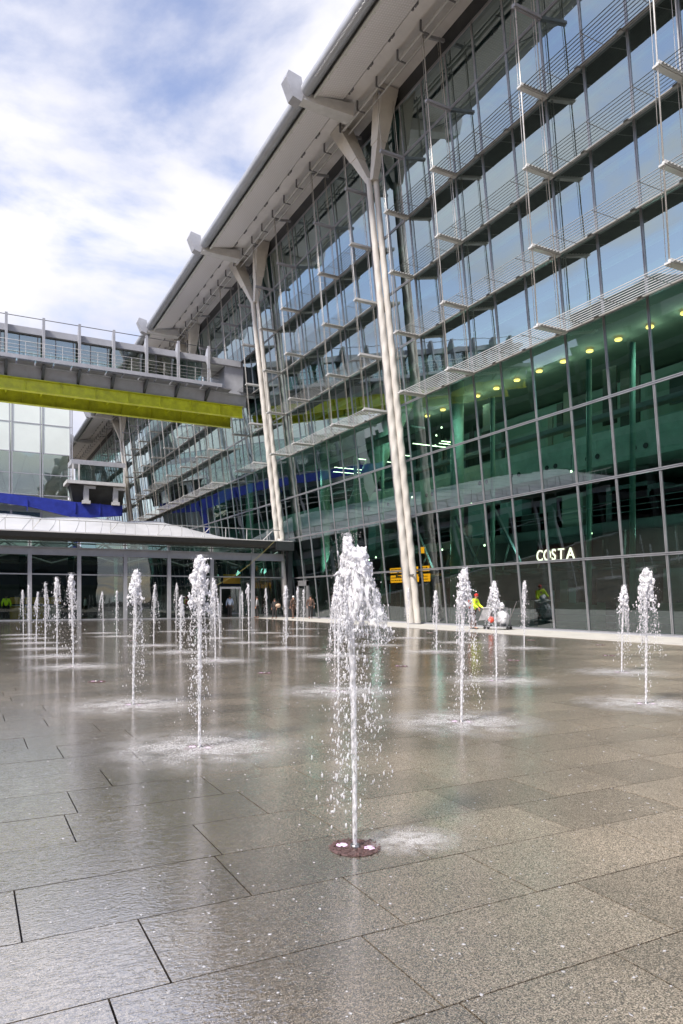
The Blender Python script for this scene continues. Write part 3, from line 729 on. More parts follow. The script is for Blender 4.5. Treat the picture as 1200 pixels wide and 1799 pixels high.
for i, (z0, z1, s0, s1, lb) in enumerate(((3.28, 3.62, 42.5, 37.6, 'upper orange information board hanging behind the glass beside the twisted column'),
                                     (2.62, 3.12, 42.4, 37.6, 'lower and taller orange information board hanging behind the glass beside the twisted column'))):
    s_ = thing('information_sign', lb, 'sign', (26.0, s0, z0), group='orange hanging boards')
    H = z1-z0
    for a, b in ((0, 2.05), (2.45, 3.4), (3.9, 4.7)):
        mb = MB(); mb.box(0, .08, -b, -a, 0, H); mb.obj('sign_panel', 'orange', s_)
        mb = MB(); rr = random.Random(i*9+int(a))
        for ln in range(2):
            x = a+.12
            while x < b-.2:
                l = rr.uniform(.04, .16); mb.box(-.012, -.002, -x-l, -x, H*(.22+.36*ln), H*(.22+.36*ln)+.07); x += l+.07
        mb.obj('sign_lettering', 'indark', s_)
s_ = tag(MB().box(0, .06, -.55, 0, 0, .4).obj('information_sign', 'orange', None, (26.0, 38.9, 4.45)), 'small square orange sign high behind the glass right of the twisted column', 'sign')

# ------------------------------------------------------------------ pavilion
pv = thing('entrance_pavilion', 'low glazed station entrance pavilion with white cushion roof and dark gutter', 'building', (10, 53.5, 0))
def pobj(mb, name, m):
    o = mb.obj(name, m, pv); o.matrix_parent_inverse = Matrix.Translation((-10, -53.5, 0)); return o
PX = [-9.1, -5.9, -2.7, .5, 3.72, 6.94, 10.13, 13.33, 16.64, 19.99]
XE = 22.6
for x in PX:
    pobj(MB().box(x-.13, x+.13, 53.38, 53.72, 0, 4.95), 'post', 'greysteel')
mb = MB(); mb.box(-14, XE, 53.42, 53.8, 4.62, 5.05); mb.box(-14, XE, 53.30, 53.9, 5.05, 5.12); mb.box(-14, XE, 53.36, 53.84, 4.56, 4.62)
pobj(mb, 'header_beam', 'greysteel')
pobj(MB().box(-14, XE, 53.5, 53.6, 3.18, 3.27), 'transom', 'alu')
pobj(MB().box(-14, XE, 53.45, 53.65, 0, .08), 'sill', 'alu')
pe = PX+[XE]
for a, b in zip([-12.3]+pe[:-1], pe):
    for z0, z1 in ((.08, 3.18), (3.27, 4.56), (5.12, 5.52)):
        if abs(a-16.64) < .1 and z0 == .08:       # open doorway bay
            pobj(MB().box(a+.13, 17.35, 53.54, 53.56, z0, z1), 'window_pane', 'clearglass')
            pobj(MB().box(18.95, b-.13, 53.54, 53.56, z0, z1), 'window_pane', 'clearglass')
            continue
        pobj(MB().box(a+.13, b-.13, 53.54, 53.56, z0, z1), 'window_pane', 'clearglass')
    pobj(MB().box(b-.04, b+.04, 53.5, 53.6, 5.12, 5.55), 'clerestory_mullion', 'alu')
mb = MB(); mb.box(17.3, 17.4, 53.45, 53.65, .08, 2.3); mb.box(18.9, 19.0, 53.45, 53.65, .08, 2.3); mb.box(17.3, 19.0, 53.45, 53.65, 2.3, 2.45)
pobj(mb, 'door_frame', 'greysteel')
# gutter
mb = MB(); mb.hexa([(-14,52.6,5.55),(-14,53.8,5.55),(-14,53.8,5.72),(-14,52.4,5.72)], [(22.9,52.6,5.55),(22.9,53.8,5.55),(22.9,53.8,5.72),(22.9,52.4,5.72)])
mb.hexa([(-14,52.4,5.72),(-14,53.8,5.72),(-14,53.8,6.05),(-14,52.3,6.05)], [(22.9,52.4,5.72),(22.9,53.8,5.72),(22.9,53.8,6.05),(22.9,52.3,6.05)])
mb.box(21.5, 23.0, 52.2, 53.9, 5.35, 6.06)
pobj(mb, 'gutter', 'fascia')
pobj(MB().box(-14, 22.9, 52.28, 52.36, 6.05, 6.12), 'gutter_edge', 'whitesteel')
# cushion roof : humps along x, rising to the back
def rf(u, v):
    x = -14+36.0*u; yy_ = 53.0+18*v
    hump = abs(sin((x+1.2)*pi/6.6))**.8
    edge = min(1, (22.0-x)/7.5); edge = max(0, edge)**.7
    z = 6.08+edge*(2.3*sin(min(1, v*1.25)*pi/2)+.22*hump*sin(min(1, v*5)*pi/2))
    return (x, yy_, z)
mb = MB(); mb.grid(rf, 110, 36); pobj(mb, 'roof', 'fabric')
mb = MB()
for i in range(0, 22):
    u_ = i/21*1.0
    pts = [Vector(rf(max(0, min(1, u_+.035*sin(k/10*pi))), k/10))+Vector((0, 0, .02)) for k in range(11)]
    mb.tube(pts, .014, 5)
pobj(mb, 'roof_seam', 'greysteel')
# rail on the gutter
mb = MB(); mb.tube([(-14, 53.2, 7.02), (22.2, 53.2, 7.02)], .035, 6)
pobj(mb, 'handrail', 'whitesteel')
x = -13.3
rr = random.Random(5)
while x < 22:
    pobj(MB().bar((x, 53.2, 6.05), (x, 53.2, 7.02), .05, .05), 'rail_post', 'whitesteel')
    if int(x*3)%2: pobj(MB().bar((x+.5, 53.2, 7.0), (x-.1, 54.0, 6.2), .05, .05), 'rail_stay', 'whitesteel')
    x += 1.72
# interior of the pavilion
pobj(MB().box(-14, XE, 53.8, 68, .0, .03), 'floor', 'interior_floor')
pobj(MB().box(-14, XE+.5, 68, 68.2, 0, 6), 'back_wall', 'indark')
pobj(MB().box(-14, XE+.5, 60, 60.1, 2.6, 4.2), 'bulkhead', 'navy')
mb = MB(); mb.grid(lambda u, v: (-14+36*u, 58+4*v, 4.75-.4*abs(sin((-14+36*u)*pi/6.6))), 90, 6); pobj(mb, 'ceiling_fabric', 'ceil')
mb = MB(); x = -13
while x < 21:
    for a, b in (((x, 54.6, 5.5), (x+1.1, 54.8, 4.8)), ((x+1.1, 54.8, 4.8), (x+2.2, 54.6, 5.5)), ((x, 56.5, 5.9), (x+1.6, 56.5, 4.9)), ((x+1.6, 56.5, 4.9), (x+3.2, 56.5, 5.9))):
        mb.tube([a, b], .05, 6)
    x += 3.2 if int(x)%2 else 2.2
mb.tube([(-14, 54.6, 5.5), (21, 54.6, 5.5)], .06, 6); mb.tube([(-14, 56.5, 4.9), (21, 56.5, 4.9)], .06, 6)
for k in range(7): mb.tube([(-12+5*k, 57.0, 4.9), (-9.5+5*k, 57.5, 4.2), (-7+5*k, 57.0, 4.9)], .07, 6)
pobj(mb, 'roof_truss', 'whitesteel')
for x in PX[2:]:
    pobj(MB().hexa([(x-.55, 54.6, 0), (x-.25, 54.6, 0), (x-.25, 54.64, 0), (x-.55, 54.64, 0)], [(x-.62, 54.6, 4.6), (x-.2, 54.6, 4.6), (x-.2, 54.64, 4.6), (x-.62, 54.64, 4.6)]), 'glass_fin', 'fin')
for x in (10.9, 11.6): pobj(MB().tube([(x, 56, 5.2), (x, 56, 3.2)], .02, 5).lathe([(0, 0), (.16, 0), (.05, .12), (0, .13)], 12, (x, 56, 3.1)), 'pendant_lamp', 'whitesteel')
# furniture glimpsed inside
ct = thing('ticket_counter', 'amber and cream ticket counter inside the left end of the pavilion', 'counter', (4.0, 58.0, .03))
for i, x in enumerate((-1.3, -.1, 1.1)):
    MB().box(x, x+1.1, 0, .6, .0, .95).obj('counter_unit', 'offwhite' if i == 2 else 'amber', ct)
MB().box(-1.4, 2.3, -.05, .65, .95, 1.02).obj('counter_top', 'offwhite', ct); MB().box(-1.3, 2.2, .0, .05, 1.1, 1.6).obj('screen', 'amber', ct)
nb_ = thing('notice_stand', 'white notice on a thin post inside the pavilion left of the middle jets', 'notice', (9.9, 56.2, .03))
MB().box(-.25, .25, 0, .02, 1.25, 1.65).obj('notice', 'paper', nb_); MB().bar((0, .03, 0), (0, .03, 1.6), .04, .04).obj('post', 'alu', nb_)
nb_ = thing('notice_board', 'white paper notice fixed inside the pavilion glass behind the tall jet', 'notice', (15.4, 54.2, 1.45))
MB().box(-.22, .22, 0, .02, 0, .32).obj('notice', 'paper', nb_); MB().box(-.25, .25, .02, .05, -.04, .36).obj('backing', 'alu', nb_)
sg2 = thing('hanging_sign', 'dull orange sign hanging over the pavilion doorway', 'sign', (18.9, 55.2, 2.75))
MB().box(-.75, .75, 0, .1, 0, .75).obj('sign_panel', 'amber', sg2); MB().bar((-.5, .05, .75), (-.5, .05, 1.9), .04, .04).bar((.5, .05, .75), (.5, .05, 1.9), .04, .04).obj('hanger', 'alu', sg2)
cb = MB(); pts = []
for k in range(13):
    t_ = k/12; p = Vector((21.3, 52.1, 6.05)).lerp(Vector((16.9, 53.2, 2.55)), t_); p.z -= .35*sin(pi*t_); pts.append(p)
cb.tube(pts, .013, 5); tag(cb.obj('cable', 'ropecol'), 'thin tan rope hanging slantwise from the gutter end over the pavilion doorway', 'rope')

# ------------------------------------------------------------------ footbridge with yellow girders
fb = thing('footbridge', 'grey glazed footbridge on yellow green steel girders crossing to the terminal', 'footbridge', (10, 60, 16.8))
def fobj(mb, name, m, par=None):
    o = mb.obj(name, m, par or fb)
    if not par: o.matrix_parent_inverse = Matrix.Translation((-10, -60, -16.8))
    return o
XB0, XB1 = -9.5, 20.9
def girder(y0, z0a, z1, name='girder'):
    mb = MB(); mb.box(XB0, XB1, y0, y0+.05, z0a, z1)          # web
    mb.box(XB0, XB1+.02, y0-.2, y0+.25, z1, z1+.05); mb.box(XB0, XB1+.02, y0-.2, y0+.25, z0a-.05, z0a)
    x = XB0+.6
    while x < XB1-.1:
        mb.box(x, x+.03, y0-.19, y0, z0a, z1); mb.box(x, x+.03, y0+.05, y0+.24, z0a, z1); x += 2.53
    fobj(mb, name, 'yellow')
girder(58.5, 17.15, 18.0); girder(61.6, 16.95, 17.95)
mb = MB()
for k in range(12): mb.box(XB0+1.86+2.53*k, XB0+1.98+2.53*k, 58.6, 61.55, 17.6, 17.9)
fobj(mb, 'cross_beam', 'yellow')
mb = MB(); mb.hexa([(XB0,58.45,18.06),(XB0,61.7,18.06),(XB0,61.9,18.9),(XB0,58.15,18.9)], [(21.2,58.45,18.06),(21.2,61.7,18.06),(21.2,61.9,18.9),(21.2,58.15,18.9)])
fobj(mb, 'underside', 'greysteel')
fobj(MB().box(XB0, 22.0, 57.85, 62.2, 18.9, 19.12), 'deck', 'greysteel')
mb = MB(); x = XB0
while x < 18.3: mb.box(x+.06, x+1.2, 57.0, 57.84, 18.93, 19.03); x += 1.26
fobj(mb, 'walkway_grating', 'midgrey')
fobj(MB().box(XB0, 18.6, 56.92, 56.99, 19.04, 19.32), 'walkway_edge', 'greysteel')
mb = MB()
for k in range(12):
    x = 2.43-2.53*4+2.53*k
    if x > 18.5 or x < XB0: continue
    fobj(MB().hexa([(x-.13,57.2,18.9),(x+.13,57.2,18.9),(x+.13,57.55,18.9),(x-.13,57.55,18.9)], [(x-.13,58.1,22.5),(x+.13,58.1,22.5),(x+.13,58.35,22.5),(x-.13,58.35,22.5)]) if False else
         MB().box(x-.09, x+.09, 57.34, 57.62, 18.85, 22.42).hexa([(x-.07,57.63,20.9),(x+.07,57.63,20.9),(x+.07,58.4,21.6),(x-.07,58.4,21.6)], [(x-.07,57.63,22.3),(x+.07,57.63,22.3),(x+.07,57.9,22.3),(x-.07,57.9,22.3)]), 'frame_post', 'greysteel')
    fobj(MB().hexa([(x-.1,58.45,18.1),(x+.1,58.45,18.1),(x+.1,58.5,18.1),(x-.1,58.5,18.1)], [(x-.1,57.1,18.88),(x+.1,57.1,18.88),(x+.1,58.5,18.88),(x-.1,58.5,18.88)]), 'gusset', 'darkalu')
mb = MB(); mb.tube([(XB0, 57.45, 22.3), (18.2, 57.45, 22.3)], .03, 6); fobj(mb, 'safety_line', 'midgrey')
for z in (20.35, 20.05, 19.8, 19.55): fobj(MB().tube([(XB0, 57.0, z), (18.3, 57.0, z)], .022 if z > 20.3 else .014, 6), 'guard_rail', 'whitesteel')
for k in range(23):
    x = 2.43-2.53*4+1.265*k
    if XB0 < x < 18.4: fobj(MB().bar((x, 57.02, 19.1), (x, 57.02, 20.36), .05, .03), 'guard_post', 'whitesteel')
mb = MB(); xs_ = [XB0+.2+1.265*k for k in range(22)]
for a, b in zip(xs_[:-1], xs_[1:]):
    if b < 19.2: fobj(MB().box(a+.03, b-.03, 58.3, 58.33, 19.14, 21.3), 'window_pane', 'bridgeglass')
for a in xs_:
    if a < 19.2: fobj(MB().box(a-.03, a+.03, 58.26, 58.36, 19.12, 21.3), 'glazing_bar', 'midgrey')
fobj(MB().box(XB0, 20.6, 58.0, 62.0, 21.3, 21.78), 'roof', 'greysteel')
for a, b in zip(xs_[:-1], xs_[1:]):
    if b < 19.2: fobj(MB().box(a+.03, b-.03, 61.95, 61.98, 19.14, 21.3), 'rear_pane', 'bridgeglass')
fobj(MB().box(XB0, 19.2, 58.35, 61.9, 21.24, 21.29), 'ceiling', 'ceil')
fobj(MB().box(19.25, 20.9, 58.25, 62.1, 19.12, 21.75), 'end_block', 'greysteel')
fobj(MB().box(20.9, 22.6, 58.6, 61.8, 18.9, 21.6), 'link', 'darkalu')

# ------------------------------------------------------------------ tower with pale glass behind
tw = thing('lift_tower', 'pale green glass tower with exposed white bracing behind the yellow footbridge', 'building', (4, 112, 0))
def wobj(mb, name, m):
    o = mb.obj(name, m, tw); o.matrix_parent_inverse = Matrix.Translation((-4, -112, 0)); return o
XR = 13.45; cw = 4.05
wobj(MB().box(-23, XR-.2, 114.5, 130, 0, 31.5), 'core', 'palegreen')
cols = [XR-cw*k for k in range(0, 9)]
zs = [16.6, 19.6, 22.7, 26.9, 31.2]
for a in range(8):
    for i in range(4):
        x1, x0 = cols[a], cols[a+1]
        if i < 2:
            wobj(MB().box(x0+.1, x1-.1, 112.0, 112.03, zs[i]+.05, zs[i+1]-.05), 'window_pane', 'towerglass')
        else:
            wobj(MB().box(x0+.1, x1-.1, 112.0, 112.05, zs[i]+.05, zs[i+1]-.05), 'glass_panel', 'palegreen')
    wobj(MB().tube([(x1-.4, 112.8, zs[0]), ((x0+x1)/2, 112.8, zs[2]-.4), (x0+.4, 112.8, zs[0])], .09, 6), 'brace', 'whitesteel')
    wobj(MB().box(x0+.9, x1-1.0, 113.6, 113.8, zs[0]+.9, zs[0]+3.6), 'bay_frame', 'ceil')
for x in cols: wobj(MB().box(x-.28, x-.12, 111.9, 112.15, 14.9, 31.2).box(x+.04, x+.18, 111.9, 112.15, 14.9, 31.2), 'mullion', 'greysteel')
for z in zs+[15.4, 16.1]: wobj(MB().box(-20, XR, 111.94, 112.1, z-.06, z+.06), 'transom', 'greysteel')
wobj(MB().box(-20, XR, 111.98, 112.1, 15.4, 16.1), 'sill_panel', 'greysteel')
wobj(MB().box(-20, XR-4, 113, 113.1, 6, 14.2), 'lower_glazing', 'bridgeglass')
for k in range(6): wobj(MB().box(XR-4.2-4*k, XR-3.9-4*k, 112.8, 113, 6, 14.4), 'lower_post', 'greysteel')
for z in (11.3, 12.2, 13.1): wobj(MB().box(-20, XR-4, 112.85, 112.95, z, z+.1), 'lower_rail', 'whitesteel')

# second footbridge on the blue girder
b2 = thing('footbridge', 'small white framed glazed footbridge on a blue girder beyond the yellow one', 'footbridge', (14, 106, 14))
def bobj(mb, name, m):
    o = mb.obj(name, m, b2); o.matrix_parent_inverse = Matrix.Translation((-14, -106, -14)); return o
mb = MB()
prof = [(-20, 14.55, 15.95), (3.5, 14.5, 15.8), (7.5, 14.1, 15.6), (13.4, 12.85, 15.15), (19.7, 13.55, 14.95)]
for (xa, a0, a1), (xb, b0, b1_) in zip(prof[:-1], prof[1:]):
    mb.hexa([(xa,106,a0),(xb,106,b0),(xb,106,b1_),(xa,106,a1)], [(xa,106.35,a0),(xb,106.35,b0),(xb,106.35,b1_),(xa,106.35,a1)])
for x in (13.2, 16.5, 19.4, 7, 0): mb.box(x, x+.12, 105.85, 106, 13.6, 15.1)
mb.box(-20, 19.8, 105.8, 106.4, 15.9, 15.96) if False else None
bobj(mb, 'girder', 'blue')
bobj(MB().box(12.9, 13.6, 106.1, 106.5, 0, 13.2), 'pier', 'blue')
bobj(MB().box(12.0, 19.9, 104.8, 109, 17.6, 18.05), 'deck', 'whitesteel')
bobj(MB().box(12.6, 19.9, 104.9, 109, 20.3, 20.95), 'roof', 'greysteel')
bobj(MB().box(13.6, 19.7, 105.0, 105.04, 18.05, 20.3), 'window_pane', 'bridgeglass')
bobj(MB().box(13.6, 19.7, 108.8, 108.9, 18.05, 20.3), 'rear_wall', 'blind')
for x in (12.7, 13.5, 19.6): bobj(MB().box(x, x+.2, 104.9, 105.1, 18.05, 20.3), 'frame_post', 'whitesteel')
for z in (18.6, 18.9, 19.15): bobj(MB().bar((11.6, 104.7, z), (13.4, 104.7, z), .04, .04), 'guard_rail', 'whitesteel')
bobj(MB().hexa([(12.5,105.4,17.5),(19.9,105.4,17.5),(19.9,108.5,17.5),(12.5,108.5,17.5)], [(13.2,107.4,14.9),(19.9,107.4,14.9),(19.9,108.5,14.9),(13.2,108.5,14.9)]), 'underside', 'indark')
for x in (14.3, 18.3): bobj(MB().box(x, x+.7, 105.5, 106.2, 15.3, 17.5).box(x, x+1.6, 105.4, 106.2, 17.1, 17.5).box(x-.2, x+.9, 105.4, 106.2, 14.95, 15.4), 'bearing_bracket', 'whitesteel')

# car park opposite: only seen as a reflection in the facade
cp = thing('car_park', 'dark concrete multi storey car park facing the terminal across the plaza', 'building', (-36, 60, 0))
def cobj(mb, name, m):
    o = mb.obj(name, m, cp); o.matrix_parent_inverse = Matrix.Translation((36, -60, 0)); return o
for k in range(8): cobj(MB().box(-70, -34, -30, 170, 2.9*k+2.4, 2.9*k+3.3), 'deck', 'carpark')
cobj(MB().box(-71, -60, -30, 170, 0, 25.5), 'wall', 'indark')
for k in range(22): cobj(MB().box(-34.6, -34.0, -29+9.3*k, -28.3+9.3*k, 0, 24.5), 'column', 'carpark')
for (y0, y1, zt_) in ((5, 17, 28.5), (60, 74, 29), (118, 128, 28)): cobj(MB().box(-50, -35, y0, y1, 23, zt_), 'stair_tower', 'midgrey')
mb = MB(); mb.grid(lambda u, v: (-40+10*v-5, 20+36*u, 24.6+3.2*sin(pi*u)), 24, 2); cobj(mb, 'canopy', 'midgrey')

ob_ = thing('office_block', 'dark office block behind the photographer closing the plaza', 'building', (-20, -50, 0))
def oobj(mb, name, m):
    o = mb.obj(name, m, ob_); o.matrix_parent_inverse = Matrix.Translation((20, 50, 0)); return o
oobj(MB().box(-70, 24, -70, -50, 0, 19), 'wall', 'indark')
for k in range(6): oobj(MB().box(-70, 24, -50.4, -50, 3.2*k+.2, 3.2*k+.9), 'storey_band', 'carpark')
# ------------------------------------------------------------------ fountain
nz = thing('floor_nozzle', 'x', 'fountain nozzle', (0, 0, 0))
def nozzle(root):
    MB().lathe([(0, .003), (.10, .004), (.142, .004), (.15, .001)], 28).obj('cover_plate', 'plate', root)
    mb = MB()
    rr = random.Random(4)
    for i in range(170):
        a = rr.uniform(0, 2*pi); r = .155*rr.random()**.5; blob(mb, (r*cos(a), r*sin(a), .006), rr.uniform(.003, .009), 1, sc3=(1, 1, .5))
    mb.obj('grit', 'plate', root)['kind'] = 'stuff'
    MB().lathe([(.028, .003), (.028, .02), (.018, .022), (.018, .005)], 16).obj('nozzle_tube', 'steel', root)
    for a in (2.2, -.6):
        MB().lathe([(0, .007), (.026, .007), (.034, .004)], 16, (.085*cos(a), .085*sin(a), 0)).obj('lamp', 'pinklamp', root)
nozzle(nz)
ORD = ['first', 'second', 'third', 'fourth', 'fifth', 'sixth', 'seventh', 'eighth', 'ninth', 'tenth', 'eleventh', 'twelfth']

def rnd_gauss(r, s): return r.gauss(0, s)
foam_tex = bpy.data.textures.new('foam_tex', 'CLOUDS'); foam_tex.noise_scale = .018; foam_tex.noise_depth = 5
def melt(o, vox, amt=.020):
    m_ = o.modifiers.new('merge', 'REMESH'); m_.mode = 'VOXEL'; m_.voxel_size = vox; m_.use_smooth_shade = True
    s_ = o.modifiers.new('smooth', 'SMOOTH'); s_.iterations = 9; s_.factor = .5
    d_ = o.modifiers.new('lump', 'DISPLACE'); d_.texture = foam_tex; d_.strength = amt; d_.mid_level = .5; d_.texture_coords = 'LOCAL'
def jet(x, y, H, seed, near, wild=.5, lean=(0, 0), label='', crest_w=1.0):
    rr = random.Random(seed); root = thing('water_jet', label, 'water jet', (x, y, 0), 0, 'fountain jets on the plaza')
    lx, ly = lean
    def ctr(z): t_ = max(0, z/H); return Vector((lx*t_*t_, ly*t_*t_, z))
    ch = H*(.15+.04*rr.random())          # crest height
    # column
    mb = MB(); n = 10; nzs = 46 if near > 1 else 22; b = 0; zs_ = [(H-ch*.6)*i/nzs for i in range(nzs+1)]
    mb.smooth = True
    for i, z in enumerate(zs_):
        t_ = z/H; r = .014+.012*t_ if near > 1 else .017+.010*t_
        c = ctr(z)
        for k in range(n):
            a = 2*pi*k/n; q = r*(1+.45*(.25+t_)*noise.noise(Vector((cos(a)*1.4, sin(a)*1.4, z*14+seed*3))))
            mb.v.append((c.x+q*cos(a), c.y+q*sin(a), z))
    for i in range(nzs):
        for k in range(n): mb.face((i*n+k, i*n+(k+1)%n, (i+1)*n+(k+1)%n, (i+1)*n+k))
    mb.obj('water_column', 'stem', root)
    # crest of foam
    mb = MB(); nb = {3: 200, 2: 300, 1: 130, 0: 60}[near]
    top = ctr(H)
    for i in range(nb):
        t_ = i/nb; z = H-ch*t_*1.6-.03*rr.random()
        wdt = (.020+.062*t_**.7)*crest_w*(1+wild*rr.uniform(-.3, .7)); a = rr.uniform(0, 2*pi); rad = wdt*rr.random()**.5
        c = ctr(z)+Vector((rad*cos(a), rad*sin(a), 0))
        r = (.0175-.008*t_)*(.5+.5*crest_w)*rr.uniform(.35, 1.0)
        blob(mb, c, r, 2 if near > 0 else 1, .9, seed+i*.37, (1, 1, rr.uniform(1.2, 3.0)))
    strands = [(rr.uniform(0, 2*pi), rr.uniform(.06, .34)*(.6+wild*.6), rr.uniform(.25, .6), rr.uniform(0, .12)) for _ in range({3: 8, 2: 14, 1: 8, 0: 6}[near])]
    for (a, vv, tm, h0) in strands:    # strings of water torn off the crest
        m_n = 26
        for k in range(m_n):
            t_ = tm*.42*k/m_n
            if rr.random() < .25+.4*k/m_n: continue
            z = H-h0-.02-4.9*t_*t_; r = .016+vv*t_; aa = a+.10*sin(k*.9+a)
            blob(mb, (lx+r*cos(aa), ly+r*sin(aa), z+rr.uniform(-.006, .006)), rr.uniform(.003, .0075)*(1-.5*k/m_n)*(1 if near > 1 else 1.7), 1, .4, k, (1, 1, rr.uniform(1.6, 4.5)))
    for q in range(int(1+4*wild)):     # thrown arms
        a = rr.uniform(0, 2*pi); l = rr.uniform(.06, .15)*crest_w; z = H-ch*rr.uniform(.1, 1.2)
        for k in range(7):
            t_ = k/6; c = ctr(z)+Vector((cos(a)*(.03+l*t_), sin(a)*(.03+l*t_), l*.6*t_-l*.9*t_*t_+.02))
            blob(mb, c, .014*(1-t_*.6)*rr.uniform(.7, 1.2), 2 if near > 1 else 1, .8, seed+k+q*9)
    fc = mb.obj('foam_crest', 'foam', root); fc['kind'] = 'stuff'; melt(fc, {3: .0045, 2: .006, 1: .009, 0: .014}[near])
    # droplets falling round it
    mb = MB(); nd = {3: 2600, 2: 2600, 1: 1300, 0: 620}[near]; sub = 2 if near > 2 else 1
    streams = [(rr.uniform(0, 2*pi), rr.uniform(.08, .42)*(.6+wild*.6), rr.uniform(.15, .95), rr.uniform(0, .22)) for _ in range(9 if near else 5)]
    nn = 0
    while nn < nd:
        if rr.random() < .72:
            a, vv, tm, h0 = rr.choice(streams); a += rnd_gauss(rr, .16); vv *= 1+rnd_gauss(rr, .12); t_ = tm*.6*rr.random()**.6
        else:
            a = rr.uniform(0, 2*pi); vv = abs(rnd_gauss(rr, .20)); t_ = .55*rr.random()**.8; h0 = rr.uniform(0, .25)
        z = H-h0-.02-4.9*t_*t_+rnd_gauss(rr, .008)
        if z < .02: continue
        r = .010+vv*t_; c = ctr(H-h0); s_ = rr.choice((.0014, .0018, .0022, .003, .0038, .0062)) * (1 if near > 1 else 1.9)*rr.uniform(.8, 1.15)
        blob(mb, (c.x+r*cos(a), c.y+r*sin(a), z), s_, 1 if s_ < .007 else sub, .5 if s_ > .005 else 0, nn, (1, 1, rr.uniform(1.2, 3.4)))
        nn += 1
    for i in range({3: 2600, 2: 2200, 1: 900, 0: 300}[near]):       # fine spray hugging the crest and the stem
        q = rr.random()**1.5; z = H+.03-q*H*.75; r = abs(rnd_gauss(rr, .028+.07*min(1, q*2)))*(.7+.5*crest_w); a = rr.uniform(0, 2*pi); c = ctr(z)
        blob(mb, (c.x+r*cos(a), c.y+r*sin(a), z), rr.uniform(.0006, .0013)*(1 if near > 1 else 2.0), 1, 0, 0, (1, 1, rr.uniform(1.5, 4)))
    o = mb.obj('falling_droplets', 'drop', root); o['kind'] = 'stuff'
    # splash round the foot
    mb = MB(); k_ = rr.uniform(.8, 1.15)
    mb.grid(lambda u, v: (cos(2*pi*u)*v*1.25*k_+.0, sin(2*pi*u)*v*1.25*k_, .0045+.006*(1-v)), 28, 6)
    for i in range({3: 160, 2: 240, 1: 150, 0: 60}[near]):
        a = rr.uniform(0, 2*pi); r = abs(rnd_gauss(rr, .30)) ; h = .004+.10*rr.random()**3*max(0, 1-r)
        s_ = rr.uniform(.0018, .0045)*(1.0 if near > 1 else 1.6)
        blob(mb, (r*cos(a), r*sin(a), h), s_, 1)
    n_g = 28*6; mats = ['splash', 'drop']
    for i in range(n_g, len(mb.m)): mb.m[i] = 1
    o = mb.obj('splash', mats, root); o['kind'] = 'stuff'
    if near > 2: o.scale = (.32, .26, 1); o.location = (.36, -.05, 0)
    return root

H_ = {(0,0): 1.81, (0,1): 1.86, (1,1): 1.80, (2,1): 1.86, (0,2): 1.84, (1,2): 1.80, (2,2): 1.76, (3,2): 1.72,
      (0,4): 2.0, (1,4): 1.92, (3,4): 1.68, (4,4): 2.0, (0,5): 2.0, (1,5): 1.55, (2,5): 1.85, (3,5): 1.8, (0,6): 1.95, (1,6): 1.95, (2,6): 1.98, (4,6): 1.9,
      (0,7): 1.7, (2,7): 1.5, (3,7): 1.95, (0,8): 2.0, (1,8): 1.8, (3,8): 1.95, (0,9): 1.85, (1,9): 1.8, (2,9): 2.2, (3,9): 1.85, (4,9): 1.95, (2,4): 1.55, (4,5): 1.7}
first = True
rows = {}
for (i, j) in H_: rows.setdefault(j, []).append(i)
for j in rows: rows[j].sort()
for j in range(0, 10):
    for i in range(0, 7):
        x, y = GX+PIT*i, GY+PIT*j
        if x > 19: continue
        if (i, j) in H_:
            near = 3 if (i, j) == (0, 0) else 2 if j < 3 else 1 if j < 6 else 0
            n_in = ORD[rows[j].index(i)]
            rown = ORD[j] if j < 3 else ORD[j-1]
            if len(rows[j]) == 1: lab = 'tall white water jet closest to the camera with a wide bell of water on top'
            else: lab = 'white water jet, %s from left in the %s row of jets from the camera' % (n_in, rown)
            jet(x, y, H_[(i, j)], 17+i*31+j*7, near, {(1,1): .95, (2,1): .8, (0,1): .6, (2,2): .8}.get((i, j), R.uniform(.2, .6)),
                (R.uniform(-.06, .06), R.uniform(-.06, .06)), lab, {(2,1): 1.6, (0,1): 1.5, (1,1): 1.2, (3,2): 1.5, (0,2): 1.35, (0,0): 1.0, (0,4): 1.5}.get((i, j), 1.25))
        elif j != 3 and not (j > 3 and i < 6): continue
        if j < 8:
            nn_ = nz if first else copy_tree(nz)
            first = False
            nn_.location = (x, y, .001)
            st_ = ' under a jet,' if (i, j) in H_ else ', not spouting,'
            nn_['label'] = 'round bronze nozzle plate%s %s from left in the %s line of nozzles' % (st_, ORD[i], ORD[j])
            nn_['group'] = 'floor nozzles of the fountain'

